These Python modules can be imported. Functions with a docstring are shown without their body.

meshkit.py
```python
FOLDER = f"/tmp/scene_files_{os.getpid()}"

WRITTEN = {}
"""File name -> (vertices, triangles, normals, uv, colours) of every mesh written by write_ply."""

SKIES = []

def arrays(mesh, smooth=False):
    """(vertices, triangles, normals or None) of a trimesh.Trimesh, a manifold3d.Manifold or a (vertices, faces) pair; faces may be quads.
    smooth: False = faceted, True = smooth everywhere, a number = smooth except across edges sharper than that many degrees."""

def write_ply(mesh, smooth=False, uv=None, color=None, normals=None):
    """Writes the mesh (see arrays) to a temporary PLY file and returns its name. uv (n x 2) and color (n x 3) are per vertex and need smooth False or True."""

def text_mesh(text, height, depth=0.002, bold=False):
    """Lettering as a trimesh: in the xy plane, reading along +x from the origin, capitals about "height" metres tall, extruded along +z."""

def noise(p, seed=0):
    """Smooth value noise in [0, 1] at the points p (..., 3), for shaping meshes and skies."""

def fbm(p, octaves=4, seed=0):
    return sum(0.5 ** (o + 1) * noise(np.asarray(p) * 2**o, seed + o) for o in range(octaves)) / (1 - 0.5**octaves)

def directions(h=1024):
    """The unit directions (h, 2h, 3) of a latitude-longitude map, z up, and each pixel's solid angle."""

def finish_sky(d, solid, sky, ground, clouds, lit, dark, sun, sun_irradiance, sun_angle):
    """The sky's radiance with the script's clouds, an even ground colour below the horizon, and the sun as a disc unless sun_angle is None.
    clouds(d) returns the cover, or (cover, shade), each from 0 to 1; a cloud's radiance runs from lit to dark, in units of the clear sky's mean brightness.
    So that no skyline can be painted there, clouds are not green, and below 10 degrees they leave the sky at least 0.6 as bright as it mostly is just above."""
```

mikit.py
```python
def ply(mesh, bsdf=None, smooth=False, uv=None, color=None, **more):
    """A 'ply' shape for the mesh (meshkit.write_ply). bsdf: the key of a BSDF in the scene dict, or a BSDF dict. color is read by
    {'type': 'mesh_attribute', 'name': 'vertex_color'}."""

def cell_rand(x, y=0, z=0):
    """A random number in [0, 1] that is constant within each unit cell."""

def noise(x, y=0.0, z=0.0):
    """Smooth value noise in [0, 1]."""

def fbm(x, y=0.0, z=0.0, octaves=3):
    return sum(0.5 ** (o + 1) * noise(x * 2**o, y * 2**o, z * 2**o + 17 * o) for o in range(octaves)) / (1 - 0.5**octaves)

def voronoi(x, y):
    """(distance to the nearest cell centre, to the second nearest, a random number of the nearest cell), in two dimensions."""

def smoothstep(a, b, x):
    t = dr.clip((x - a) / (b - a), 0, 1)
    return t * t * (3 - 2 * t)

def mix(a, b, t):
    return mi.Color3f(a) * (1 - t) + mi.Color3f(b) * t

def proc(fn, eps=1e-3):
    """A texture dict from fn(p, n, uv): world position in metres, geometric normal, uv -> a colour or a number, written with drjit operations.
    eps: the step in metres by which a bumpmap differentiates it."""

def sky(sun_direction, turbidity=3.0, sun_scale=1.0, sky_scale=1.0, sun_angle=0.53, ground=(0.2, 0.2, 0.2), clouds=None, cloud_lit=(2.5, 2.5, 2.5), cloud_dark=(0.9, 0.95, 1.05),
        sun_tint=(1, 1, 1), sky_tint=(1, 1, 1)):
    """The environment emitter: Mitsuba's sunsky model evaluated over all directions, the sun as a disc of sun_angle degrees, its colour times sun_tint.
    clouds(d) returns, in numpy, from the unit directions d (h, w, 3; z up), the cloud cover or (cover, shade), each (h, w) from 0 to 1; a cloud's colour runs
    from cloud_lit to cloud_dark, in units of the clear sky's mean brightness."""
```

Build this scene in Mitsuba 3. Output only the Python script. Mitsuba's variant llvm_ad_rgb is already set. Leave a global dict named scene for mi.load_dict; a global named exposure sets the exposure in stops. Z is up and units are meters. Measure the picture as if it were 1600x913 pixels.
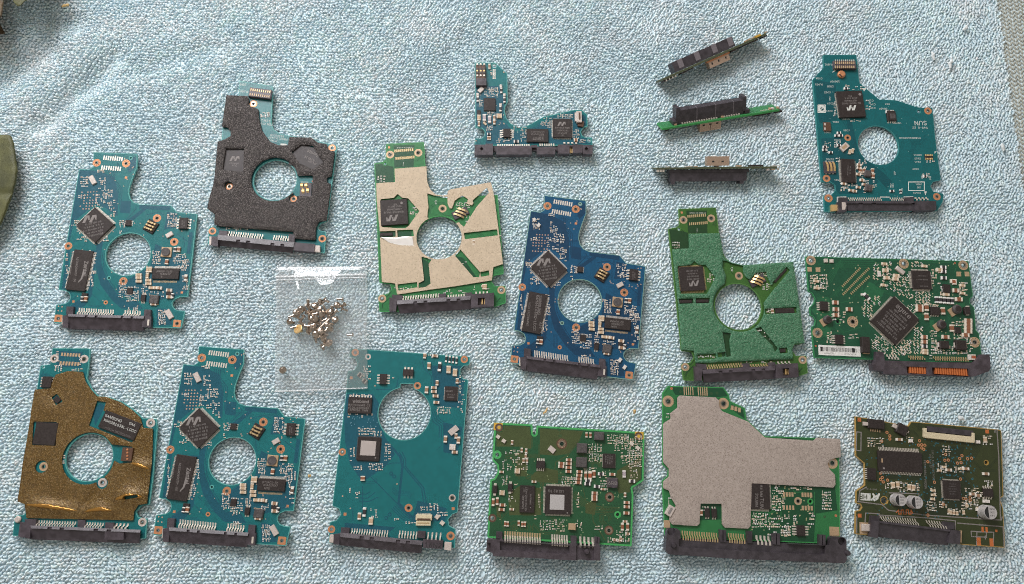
import math, random, numpy as np, trimesh, mitsuba as mi, mikit, meshkit
import drjit as dr
import manifold3d as m3
from shapely.geometry import Polygon, LineString, Point, box as sbox
from shapely import affinity
from shapely.ops import unary_union
from scipy.spatial import Delaunay
T = mi.ScalarTransform4f
PI = math.pi
MM = 0.001
scene, labels = {}, {}

# ------------------------------------------------------------------ camera, light, exposure
FPX, DIST, TILT, ROLL = 1155.0, 0.34, math.radians(11.81), math.radians(-2.16)   # focal length in photo pixels, metres, radians
ct, st, cr, sr = math.cos(TILT), math.sin(TILT), math.cos(ROLL), math.sin(ROLL)
RC = np.array([[cr, 0, sr], [0, 1, 0], [-sr, 0, cr]]) @ np.array([[1, 0, 0], [0, ct, -st], [0, st, ct]])
EYE = RC @ np.array([0, 0, DIST])
scene['camera'] = {'type': 'perspective', 'fov': 2 * math.degrees(math.atan(800 / FPX)), 'fov_axis': 'x', 'near_clip': 0.01, 'far_clip': 50.0,
                   'to_world': T().look_at(origin=EYE.tolist(), target=[0, 0, 0], up=RC[:, 1].tolist())}
exposure = 0.0
# daylight of one window up and to the left of the towel, and the dim light of the room around
WIN = np.array([-0.30, 0.50, 0.49])
scene['window_light'] = {'type': 'rectangle', 'to_world': T().look_at(origin=WIN.tolist(), target=[-0.04, 0.02, 0], up=[0, 0, 1]) @ T().scale([0.20, 0.20, 1]),
                         'emitter': {'type': 'area', 'radiance': {'type': 'rgb', 'value': [13.1, 13.05, 13.2]}}}
labels['window_light'] = {'label': 'bright window pane beyond the upper edge of the towel', 'category': 'window'}
scene['room_light'] = {'type': 'constant', 'radiance': {'type': 'rgb', 'value': [0.35, 0.33, 0.30]}}

# ------------------------------------------------------------------ materials
def rgb(*c): return {'type': 'rgb', 'value': list(c)}
def mat(name, base, rough=0.5, metal=0.0, spec=0.5, bump=None, bscale=1.0, **kw):
    b = {'type': 'principled', 'base_color': base if isinstance(base, dict) else rgb(*base), 'roughness': rough, 'metallic': metal, **kw}
    if metal == 0: b['specular'] = spec
    if bump is not None: b = {'type': 'bumpmap', 'arbitrary': bump, 'scale': bscale, 'bsdf': b}
    scene[name] = {'type': 'twosided', 'bsdf': b}
def mottled(a, b, f=900.0, f2=0.0):
    def fn(p, n, uv):
        t = mikit.smoothstep(0.25, 0.75, mikit.fbm(p.x * f, p.y * f, p.z * f))
        return mikit.mix(a, b, t)
    return mikit.proc(fn)
def mask_mat(name, c, rough=0.34, var=0.05):
    c = np.array(c)
    mat(name, mottled((c * (1 - var)).tolist(), (c * (1 + var)).tolist(), 420.0), rough, spec=0.4)
MASKS = {'teal': (0.010, 0.142, 0.150), 'teal_pour': (0.011, 0.090, 0.128), 'blue': (0.008, 0.076, 0.158), 'blue_pour': (0.007, 0.044, 0.096),
         'deep': (0.006, 0.115, 0.125), 'deep_pour': (0.005, 0.080, 0.095), 'green': (0.030, 0.170, 0.055), 'green_pour': (0.012, 0.070, 0.030),
         'emerald': (0.015, 0.082, 0.042), 'emerald_pour': (0.022, 0.125, 0.055), 'olive': (0.022, 0.088, 0.038), 'olive_pour': (0.066, 0.086, 0.032),
         'moss': (0.045, 0.125, 0.026), 'moss_pour': (0.018, 0.055, 0.020),
         'dark': (0.040, 0.050, 0.018), 'dark_pour': (0.024, 0.034, 0.016)}
for k, c in MASKS.items(): mask_mat('mask_' + k, c)
EDGES = {'teal': (0.10, 0.36, 0.33), 'blue': (0.20, 0.36, 0.30), 'deep': (0.05, 0.24, 0.24), 'green': (0.05, 0.30, 0.08), 'emerald': (0.04, 0.25, 0.09), 'olive': (0.06, 0.36, 0.10), 'moss': (0.09, 0.22, 0.05), 'card': (0.075, 0.085, 0.045), 'dark': (0.42, 0.26, 0.07)}
for k, c in EDGES.items(): mat('edge_' + k, c, 0.5)
mat('chip_black', mottled((0.027, 0.020, 0.018), (0.043, 0.033, 0.031), 2500.0), 0.5, spec=0.32)
mat('plastic_black', mottled((0.048, 0.037, 0.044), (0.082, 0.066, 0.078), 500.0), 0.42, spec=0.5)
mat('shell_metal', (0.50, 0.36, 0.27), 0.40, 0.5)
mat('plastic_brown', (0.10, 0.05, 0.03), 0.45)
mat('cream_plastic', (0.66, 0.56, 0.38), 0.45)
mat('tin', (0.74, 0.67, 0.59), 0.45, 0.6)
mat('nickel', mottled((0.42, 0.345, 0.285), (0.66, 0.57, 0.49), 1500.0), 0.16, 1.0)
mat('gold', (0.86, 0.58, 0.26), 0.35, 0.7)
mat('dull_gold', (0.60, 0.44, 0.24), 0.45, 0.6)
mat('copper', (0.62, 0.27, 0.13), 0.42, 0.35)
mat('orange_copper', (0.60, 0.17, 0.05), 0.45, 0.2)
mat('tan_pad', (0.52, 0.36, 0.22), 0.45, 0.3)
mat('print_white', (0.62, 0.62, 0.58), 0.7)
mat('print_grey', (0.23, 0.205, 0.195), 0.7)
mat('ink_black', (0.02, 0.02, 0.02), 0.7)
mat('sticker', (0.74, 0.72, 0.69), 0.55)
mat('ferrite', mottled((0.058, 0.049, 0.049), (0.10, 0.088, 0.086), 1800.0), 0.6)
mat('plastic_grey', (0.19, 0.165, 0.18), 0.45)
mat('print_dim', (0.125, 0.11, 0.105), 0.7)
mat('lid_metal', (0.55, 0.48, 0.45), 0.5, 0.5)
mat('crystal_can', (0.58, 0.50, 0.455), 0.45, 0.15)
mat('coloured', {'type': 'mesh_attribute', 'name': 'vertex_color'}, 0.38, spec=0.6)
mat('alu', (0.60, 0.57, 0.565), 0.30, 0.4)
mat('plastic_dark', mottled((0.034, 0.028, 0.033), (0.062, 0.052, 0.061), 500.0), 0.42, spec=0.55)  # the black plastic again, darkened for the weaker light on the right-hand boards
mat('chip_grey', (0.062, 0.053, 0.054), 0.5, spec=0.35)
mat('yellow_lug', (0.60, 0.36, 0.05), 0.5)

def speck(cols, f, cut):
    def fn(p, n, uv):
        r = mikit.cell_rand(p.x * f, p.y * f, 3)
        r2 = mikit.noise(p.x * f * 0.37, p.y * f * 0.37, 5.0)
        base = mikit.mix(cols[0], cols[1], r2)
        return mikit.mix(base, cols[2], mikit.smoothstep(cut, 1.0, r))
    return mikit.proc(fn)
def grain(f):
    def fn(p, n, uv): return mikit.noise(p.x * f, p.y * f, p.z * f) + 0.5 * mikit.noise(p.x * f * 2.1, p.y * f * 2.1, 1.0)
    return mikit.proc(fn, eps=8e-5)
mat('foam_black', speck(((0.022, 0.018, 0.017), (0.048, 0.040, 0.038), (0.20, 0.175, 0.165)), 4200.0, 0.66), 0.75, bump=grain(2200.0), bscale=0.00022, spec=0.4)
mat('foil_beige', speck(((0.50, 0.395, 0.275), (0.58, 0.465, 0.335), (0.38, 0.29, 0.19)), 3600.0, 0.86), 0.6)
mat('felt_green', speck(((0.036, 0.132, 0.066), (0.075, 0.208, 0.112), (0.20, 0.32, 0.215)), 4200.0, 0.74), 0.9, bump=grain(1700.0), bscale=0.0003)
mat('pad_white', speck(((0.36, 0.295, 0.255), (0.44, 0.37, 0.325), (0.24, 0.19, 0.165)), 3600.0, 0.70), 0.75, bump=grain(2000.0), bscale=0.0001)
mat('gold_film', speck(((0.180, 0.102, 0.024), (0.080, 0.044, 0.013), (0.40, 0.29, 0.14)), 5600.0, 0.80), 0.30, 0.3, bump=grain(3200.0), bscale=0.00011)
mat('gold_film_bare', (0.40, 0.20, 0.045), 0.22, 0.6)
mat('clear_tape', (0.80, 0.76, 0.72), 0.12, spec=0.8)  # glare on the beige film, put into an off-white glossy colour
mat('leaf_green', mottled((0.050, 0.052, 0.016), (0.10, 0.10, 0.032), 160.0), 0.6)
mat('leaf_brown', mottled((0.060, 0.040, 0.018), (0.13, 0.085, 0.045), 200.0), 0.7)
mat('lint', (0.72, 0.75, 0.75), 0.9)
mat('crumb_tan', (0.62, 0.42, 0.18), 0.8)
scene['film'] = {'type': 'blendbsdf', 'weight': 0.07, 'bsdf1': {'type': 'thindielectric', 'int_ior': 1.5}, 'bsdf2': {'type': 'twosided', 'bsdf': {'type': 'roughplastic', 'diffuse_reflectance': rgb(0.8, 0.8, 0.8), 'alpha': 0.15}}}
scene['film_strip'] = {'type': 'blendbsdf', 'weight': 0.40, 'bsdf1': {'type': 'thindielectric', 'int_ior': 1.5}, 'bsdf2': {'type': 'twosided', 'bsdf': {'type': 'roughplastic', 'diffuse_reflectance': rgb(0.75, 0.74, 0.74), 'alpha': 0.15}}}
scene['yarn'] = {'type': 'twosided', 'bsdf': {'type': 'diffuse', 'reflectance': {'type': 'mesh_attribute', 'name': 'vertex_color'}}}

# ------------------------------------------------------------------ keys and points
_n = {}
def numbered(base):
    k = _n.get(base, 0); _n[base] = k + 1
    return base if k == 0 else f'{base}_{k:03d}'
def thing(name, label, cat, group=None):
    key = numbered(name); labels[key] = {'label': label, 'category': cat}
    if group: labels[key]['group'] = group
    return key
def add(parent, name, mesh, bsdf, smooth=False, color=None, kind=None, label=None):
    key = numbered((parent + '__' if parent else '') + name)
    scene[key] = mikit.ply(mesh, bsdf, smooth=smooth, color=color)
    if kind or label:
        labels[key] = {}
        if kind: labels[key]['kind'] = kind
        if label: labels[key]['label'] = label
    return key
def at(x, y, z):
    """photo pixel -> the point of the horizontal plane at height z (metres)"""
    d = RC @ np.array([(x - 800) / FPX, -(y - 456.5) / FPX, -1.0])
    return EYE[:2] + d[:2] * (z - EYE[2]) / d[2]
ZB, ZT = 0.0006, 0.0017       # a board's underside and its top
class Frame:
    """coordinates of one enlarged view of the photo: x0, y0 and photo pixels per unit; rigid: a turn and shift on the towel (copies of one board)"""
    def __init__(s, x0, y0, k, rigid=None): s.x0, s.y0, s.k, s.r = x0, y0, k, rigid
    def __call__(s, x, y, z=ZT):
        p = at(s.x0 + x * s.k, s.y0 + y * s.k, z)
        return p if s.r is None else s.r[0] @ p + s.r[1]
    def fit(s, other, mine, theirs):
        """the frame that lays what this frame draws onto the other frame's landmarks"""
        a = np.array([s(*p) for p in mine]); b = np.array([other(*p) for p in theirs])
        ca, cb = a.mean(0), b.mean(0)
        u, _, v = np.linalg.svd((a - ca).T @ (b - cb)); R = (u @ v).T
        return Frame(s.x0, s.y0, s.k, (R, cb - R @ ca))
    def axes(s, x, y, ang):
        o = s(x, y); jx = s(x + 1, y) - o; jy = s(x, y + 1) - o
        a = math.radians(ang); u = jx * math.cos(a) + jy * math.sin(a); v = -jx * math.sin(a) + jy * math.cos(a)
        lu, lv = np.linalg.norm(u), np.linalg.norm(v); e = u / lu
        return e, np.array([e[1], -e[0]]), lu, lv      # e along, then "down" the picture

# ------------------------------------------------------------------ mesh makers
def cat(ms): return trimesh.util.concatenate(ms)
def prism(poly, z0, z1):
    ms = []
    for g in getattr(poly, 'geoms', [poly]):
        if g.is_empty or g.area < 1e-10: continue
        m = trimesh.creation.extrude_polygon(g, z1 - z0, engine='earcut'); m.apply_translation([0, 0, z0]); ms.append(m)
    return cat(ms)
def bevel_box(c, e, v, w, h, z0, z1, b):
    vs = []
    for z, k in ((z0, 0), (z1 - b, 0), (z1, b)):
        for sx, sy in ((-1, -1), (1, -1), (1, 1), (-1, 1)):
            p = c + e * sx * (w / 2 - k) - v * sy * (h / 2 - k); vs.append([p[0], p[1], z])
    f = []
    for r in (0, 4):
        for i in range(4):
            a, bb = r + i, r + (i + 1) % 4
            f += [[a, bb, bb + 4], [a, bb + 4, a + 4]]
    f += [[8, 9, 10], [8, 10, 11], [0, 2, 1], [0, 3, 2]]
    return trimesh.Trimesh(vs, f, process=False)
def ring_mesh(c, r0, r1, z0, z1, n=24):
    a = np.arange(n) * 2 * PI / n; cs = np.stack([np.cos(a), np.sin(a)], 1)
    P = [np.c_[c + cs * r, np.full(n, z)] for r, z in ((r1, z0), (r1, z1), (r0, z1), (r0, z0))]
    f = []
    for k in range(3):
        for i in range(n):
            j = (i + 1) % n; f += [[k * n + i, k * n + j, k * n + n + j], [k * n + i, k * n + n + j, k * n + n + i]]
    return trimesh.Trimesh(np.vstack(P), f, process=False)
def lathe(prof, n=20):
    """profile of (r, z) from the bottom axis to the top axis"""
    return trimesh.creation.revolve(np.array(prof), sections=n)
def three_box(c, e, v, w, h, z0, z1, body, end, frac=0.24):
    """a chip resistor or capacitor: body and two metal ends, (mesh, colours); w is the long side"""
    ms, cs = [], []
    for s in (-1, 1):
        m = bevel_box(c + e * s * w * (0.5 - frac / 2), e, v, w * frac, h, z0, z1, min(w, h) * 0.08); ms.append(m); cs += [end] * len(m.vertices)
    m = bevel_box(c, e, v, w * (1 - 2 * frac), h * 0.96, z0, z1 - (z1 - z0) * 0.05, min(w, h) * 0.05); ms.append(m); cs += [body] * len(m.vertices)
    return cat(ms), np.array(cs)
COL = {'cap': ((0.32, 0.19, 0.115), (0.76, 0.70, 0.62)), 'brown': ((0.26, 0.10, 0.05), (0.70, 0.62, 0.52)), 'res': ((0.035, 0.032, 0.035), (0.80, 0.77, 0.73)),
       'tan': ((0.52, 0.37, 0.24), (0.70, 0.60, 0.48)), 'white': ((0.66, 0.60, 0.56), (0.72, 0.66, 0.60)), 'pale': ((0.40, 0.34, 0.36), (0.70, 0.66, 0.62)), 'pad': ((0.62, 0.55, 0.48), (0.62, 0.55, 0.48)), 'red': ((0.36, 0.09, 0.04), (0.74, 0.66, 0.56))}
KIND = {'cap': 'capacitor', 'brown': 'capacitor', 'tan': 'capacitor', 'red': 'capacitor', 'res': 'resistor', 'white': 'crystal', 'pale': 'capacitor', 'pad': 'test_pad'}

class Board:
    def __init__(s, key, fr, mask, mrough=None):
        s.key, s.f, s.mask, s.small, s.smallc, s.rs, s.last, s.lasth = key, fr, mask, [], [], random.Random(key), key, 0.05
    def P(s, pts, z=ZT): return Polygon([s.f(x, y, z) for x, y in pts])
    def circ(s, x, y, r, z=ZT):
        e, v, lu, lv = s.f.axes(x, y, 0); return Point(*s.f(x, y, z)).buffer(r * (lu + lv) / 2, 24)
    def add(s, name, mesh, bsdf, parent=None, **k): return add(parent or s.key, name, mesh, bsdf, **k)
    def board(s, pts, holes=(), cuts=(), rnd=0.5, inset=0.25):
        p = s.P(pts); r = rnd * MM
        p = p.buffer(-r).buffer(2 * r).buffer(-r)
        if hasattr(p, 'geoms'): p = max(p.geoms, key=lambda g: g.area)
        for h in holes: p = p.difference(s.circ(*h))
        for c in cuts: p = p.difference(s.P(c).buffer(0.2 * MM))
        p = p.buffer(0)
        s.outline = p
        OUTLINES.append(p)
        sub = s.add('substrate', prism(p, ZB, ZT - 0.00005), 'edge_' + s.mask)
        s.add('solder_mask', prism(p.buffer(-inset * MM), ZT - 0.0001, ZT), 'mask_' + s.mask)
        s.inner = p.buffer(-inset * MM * 1.6)
    def pour(s, polys, suffix='_pour', dz=0.03):
        g = unary_union([s.P(q).buffer(0.15 * MM) for q in polys]).intersection(s.inner).simplify(0.00003)
        for q in getattr(g, 'geoms', [g]):
            if q.area > 2e-7: s.add('copper_pour', prism(q, ZT - 0.00005, ZT + dz * MM), 'mask_' + s.mask + suffix)
    def traces(s, lines, suffix='_pour', dz=0.045):
        gs = []
        for w, pts in lines:
            gs.append(LineString([s.f(x, y) for x, y in pts]).buffer(w * np.linalg.norm(s.f(1, 0) - s.f(0, 0)) / 2, 2))
        g = unary_union(gs).intersection(s.inner)
        s.add('traces', prism(g, ZT - 0.00005, ZT + dz * MM), 'mask_' + s.mask + suffix, kind='stuff')
    def bus(s, w, gap, n, pts):
        """n parallel lines"""
        q = np.array(pts, float); d = np.gradient(q, axis=0); nrm = np.stack([-d[:, 1], d[:, 0]], 1); nrm /= np.linalg.norm(nrm, axis=1, keepdims=True)
        return [(w, (q + nrm * gap * (i - (n - 1) / 2)).tolist()) for i in range(n)]
    def box(s, name, x, y, w, h, ang, z0, z1, m, parent=None, bevel=0.06, **k):
        """z0, z1 in mm above the board"""
        a, b = ZT + z0 * MM, ZT + z1 * MM; e, v, lu, lv = s.f.axes(x, y, ang)
        return s.add(name, bevel_box(s.f(x, y, b), e, v, w * lu, h * lv, a, b, bevel * MM), m, parent, **k)
    def chip(s, x, y, w, h, ang=0, sides='', n=12, lead=6, hgt=1.0, name='chip', m='chip_black', pinm='tin', nn=None, wl=0.55, dot=None):
        c = s.box(name, x, y, w, h, ang, 0.08, hgt, m, bevel=0.1)
        e, v, lu, lv = s.f.axes(x, y, ang); cc = s.f(x, y, ZT + hgt * MM); W, H, L = w * lu, h * lv, lead * lu
        zs = ZT + np.array([0.02, 0.10, 0.10, hgt * 0.62, hgt * 0.62]) * MM
        for sd in sides:
            out, al, half, ln = {'t': (-v, e, H / 2, W), 'b': (v, e, H / 2, W), 'l': (-e, v, W / 2, H), 'r': (e, v, W / 2, H)}[sd]
            k = n if nn is None or sd in 'tb' else nn
            pit = ln * (0.93 if k > 8 else 1.0) / k; pins = []
            for i in range(k):
                base = cc + out * half + al * pit * (i - (k - 1) / 2)
                pins.append(strip([(base + out * L, 0.10), (base + out * L * 0.45, 0.11), (base + out * L * 0.25, hgt * 0.5), (base - out * 0.00005, hgt * 0.5)], al, pit * wl))
            if k <= 8:
                for p in pins: add(c, 'pin', p, pinm)
            else: add(c, 'pins', cat(pins), pinm, kind='stuff')
        if dot:
            px, py, r = dot; add(c, 'index_dot', ring_mesh(s.f(px, py, ZT + hgt * MM), 0.00001, r * lu, ZT + hgt * MM - 0.00002, ZT + hgt * MM + 0.00001, 14), 'print_grey')
        s.last, s.lasth = c, hgt
        return c
    def text(s, x, y, ang, t, h, m='print_grey', parent=None, z=None, bold=False, name='marking', mirror=False):
        z = (s.lasth if z is None else z)
        zz = ZT + z * MM
        e, v, lu, lv = s.f.axes(x, y, ang)
        tm = text_cached(t, bold).copy(); k = h * (lu + lv) / 2
        b = tm.bounds; tm.apply_translation(-(b[0] + b[1]) / 2)
        c = s.f(x, y, zz); M = np.eye(4); M[:2, 0] = e * k; M[:2, 1] = -v * k * (-1 if mirror else 1); M[2, 2] = 1; M[:3, 3] = [c[0], c[1], zz]
        tm.apply_transform(M)
        s.add(name, tm, m, parent or s.last)
    def logo(s, x, y, ang, h, m='print_grey', parent=None):
        """a slanted M of two broad strokes and two narrow boxes"""
        zz = ZT + s.lasth * MM; e, v, lu, lv = s.f.axes(x, y, ang); k = h * (lu + lv) / 2
        c = s.f(x, y, zz)
        def q(pts): return Polygon([c + e * a * k - v * b * k for a, b in pts])
        g = [q([(-1, -.5), (-.62, -.5), (-.16, .5), (-.54, .5)]), q([(-.30, .5), (-.06, .5), (-.02, -.16), (-.20, -.16)]), q([(-.12, -.5), (.26, -.5), (.72, .5), (.34, .5)]), q([(.58, .5), (.84, .5), (.90, -.16), (.70, -.16)])]
        s.add('marking', prism(unary_union(g).buffer(0), zz - 0.00001, zz + 0.00002), m, parent or s.last)
    def lines(s, x, y, ang, n, w, h, pitch, seed=1, m='print_dim', z=None):
        """rows of print too small to read: broken dashes"""
        z = s.lasth if z is None else z
        zz = ZT + z * MM; e, v, lu, lv = s.f.axes(x, y, ang); c = s.f(x, y, zz); rnd = random.Random(seed); gs = []
        for i in range(n):
            yy = (i - (n - 1) / 2) * pitch; ww = w * rnd.uniform(0.6, 1.0); xx = -ww / 2
            while xx < ww / 2:
                a = h * rnd.uniform(0.35, 0.75); b = h * rnd.choice([0.5, 1, 1, 0.8])
                o = c + e * (xx + a / 2) * lu + v * yy * lv
                gs.append(bevel_box(o, e, v, a * lu * 0.8, b * lv, zz - 0.00001, zz + 0.00001, 0.000002)); xx += a * rnd.choice([1.1, 1.25, 1.9])
        s.add('marking', cat(gs), m, s.last, kind='stuff')
    def part(s, x, y, w, h, ang=0, kind='cap', hgt=None):
        e, v, lu, lv = s.f.axes(x, y, ang); W, H = w * lu, h * lv
        if H > W: e, v, W, H = v, -e, H, W
        hg = (hgt or min(0.9, H / MM * 0.75)) * MM
        m, c = three_box(s.f(x, y, ZT + hg), e, v, W, H, ZT, ZT + hg, *COL[kind])
        s.add(KIND[kind], m, 'coloured', color=c)
    def parts(s, kind, w, h, ang, pts):
        for x, y in pts: s.part(x, y, w, h, ang, kind)
    def cluster(s, x0, y0, x1, y1, n, cell=10.5, L=9.2, W=4.8, ang=0, kinds='crcrp', jit=0.2):
        """about n tiny chip parts on the grid of a rectangle"""
        r = s.rs; nx, ny = max(1, int((x1 - x0) / cell)), max(1, int((y1 - y0) / (cell * 0.85)))
        cells = [(i, j) for i in range(nx) for j in range(ny)]; r.shuffle(cells)
        for i, j in cells[:n]:
            x = x0 + (i + .5 + r.uniform(-jit, jit)) * (x1 - x0) / nx; y = y0 + (j + .5 + r.uniform(-jit, jit)) * (y1 - y0) / ny
            a = ang + r.choice([0, 0, 90]); e, v, lu, lv = s.f.axes(x, y, a); k = r.choice(kinds); q = r.uniform(.8, 1.15)
            p = s.f(x, y)
            if not s.outline.contains(Point(*p)): continue
            if k == 'p':
                m = [bevel_box(p + e * d * L * .36 * lu, e, v, L * .34 * lu, W * .8 * lu, ZT, ZT + 0.00008, 0.00001) for d in (-1, 1)]
                for mm in m: s.small.append(mm); s.smallc.append(np.tile([0.66, 0.58, 0.50], (len(mm.vertices), 1)))
                continue
            b, c = COL[{'c': 'cap', 'r': 'res', 't': 'tan', 'b': 'brown'}[k]]
            m, col = three_box(p, e, v, L * q * lu, W * q * lu, ZT, ZT + 0.00035 * q, b, c, 0.34)
            s.small.append(m); s.smallc.append(col)
    def vias(s, pts, r=3.0, col=(0.62, 0.36, 0.25)):
        for x, y in pts:
            p = s.f(x, y)
            if not s.outline.contains(Point(*p)): continue
            e, v, lu, lv = s.f.axes(x, y, 0)
            m = ring_mesh(p, r * .25 * lu, r * lu, ZT, ZT + 0.00005, 8); s.small.append(m); s.smallc.append(np.tile(col, (len(m.vertices), 1)))
    def scatter_vias(s, x0, y0, x1, y1, n, r=2.6, col=(0.55, 0.36, 0.27)):
        s.vias([(s.rs.uniform(x0, x1), s.rs.uniform(y0, y1)) for _ in range(n)], r, col)
    def wander(s, n, seed=3, lo=8, hi=60, w=1.6):
        """fine tracks that run straight or at 45 degrees"""
        r = random.Random(seed); x0, y0, x1, y1 = s.outline.bounds; g = []
        while len(g) < n:
            c = np.array([r.uniform(x0, x1), r.uniform(y0, y1)])
            if not s.inner.contains(Point(*c)): continue
            a = r.randrange(8); k = r.randint(1, 4); step = .00085; tw = np.array([math.cos(s.tilt), math.sin(s.tilt)]); pts = [c]
            for _ in range(r.randint(2, 3)):
                q = a * PI / 4 + s.tilt; pts.append(pts[-1] + np.array([math.cos(q), math.sin(q)]) * r.uniform(lo, hi) * 1e-4); a += r.choice([-1, 1])
            nn = np.array([-(pts[-1] - pts[0])[1], (pts[-1] - pts[0])[0]]); nn /= np.linalg.norm(nn)
            for i in range(k): g.append(LineString([p + nn * i * .0006 for p in pts]).buffer(w * .5e-4, 1))
        u = unary_union(g).intersection(s.inner)
        s.add('traces', prism(u, ZT - 0.00005, ZT + 0.00006), 'mask_' + s.mask + '_pour', kind='stuff')
    tilt, tracks = 0.0, 0
    def done(s):
        s.wander(s.tracks or {'teal': 70, 'blue': 90, 'deep': 30}.get(s.mask, 90), len(s.small))
        if s.small: s.add('small_parts', cat(s.small), 'coloured', color=np.vstack(s.smallc), kind='stuff')
    def ring(s, x, y, r, ri=None, m='copper', hole=True, dots=8, name='screw_ring'):
        e, v, lu, lv = s.f.axes(x, y, 0); ri = r * 0.42 if ri is None else ri
        k = s.add(name, ring_mesh(s.f(x, y), ri * lu, r * lu, ZT - 0.0002, ZT + 0.00006), m)
        if hole:
            add(k, 'eyelet', ring_mesh(s.f(x, y), ri * lu * 0.72, ri * lu * 1.12, ZT - 0.0008, ZT + 0.00011, 16), 'nickel')
        if dots:
            c = s.f(x, y); rr = (r + ri) / 2 * lu; q = max(0.00006, (r - ri) * lu * 0.16)
            add(k, 'vias', cat([ring_mesh(c + rr * np.array([math.cos(a), math.sin(a)]), q * .3, q, ZT, ZT + 0.00009, 6) for a in np.arange(dots) * 2 * PI / dots]), 'ink_black' if m != 'dull_gold' else 'tan_pad', kind='stuff')
    def pads(s, x0, y0, x1, y1, n, w, h, m='tin', name='contact_pad', ang=None, hgt=0.12):
        a = math.degrees(math.atan2(y1 - y0, x1 - x0)) if ang is None else ang
        for i in range(n):
            t = i / max(1, n - 1); s.box(name, x0 + (x1 - x0) * t, y0 + (y1 - y0) * t, w, h, a, 0, hgt, m, bevel=0.04)
    def hull(s, pts):
        """a convex solid of points (x, y, height above the board in mm)"""
        return m3.Manifold.hull_points(np.array([[*s.f(x, y, ZT + z * MM), ZT + z * MM] for x, y, z in pts]))
    def slab(s, pts, z0, z1):
        """a solid whose top outline (any simple polygon) is given, sides upright"""
        p = s.P(pts, ZT + z1 * MM); p = p.buffer(0)
        cs = m3.CrossSection([np.array(p.exterior.coords[:-1])], m3.FillRule.NonZero)
        return m3.Manifold.extrude(cs, (z1 - z0) * MM).translate((0, 0, ZT + z0 * MM))
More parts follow.
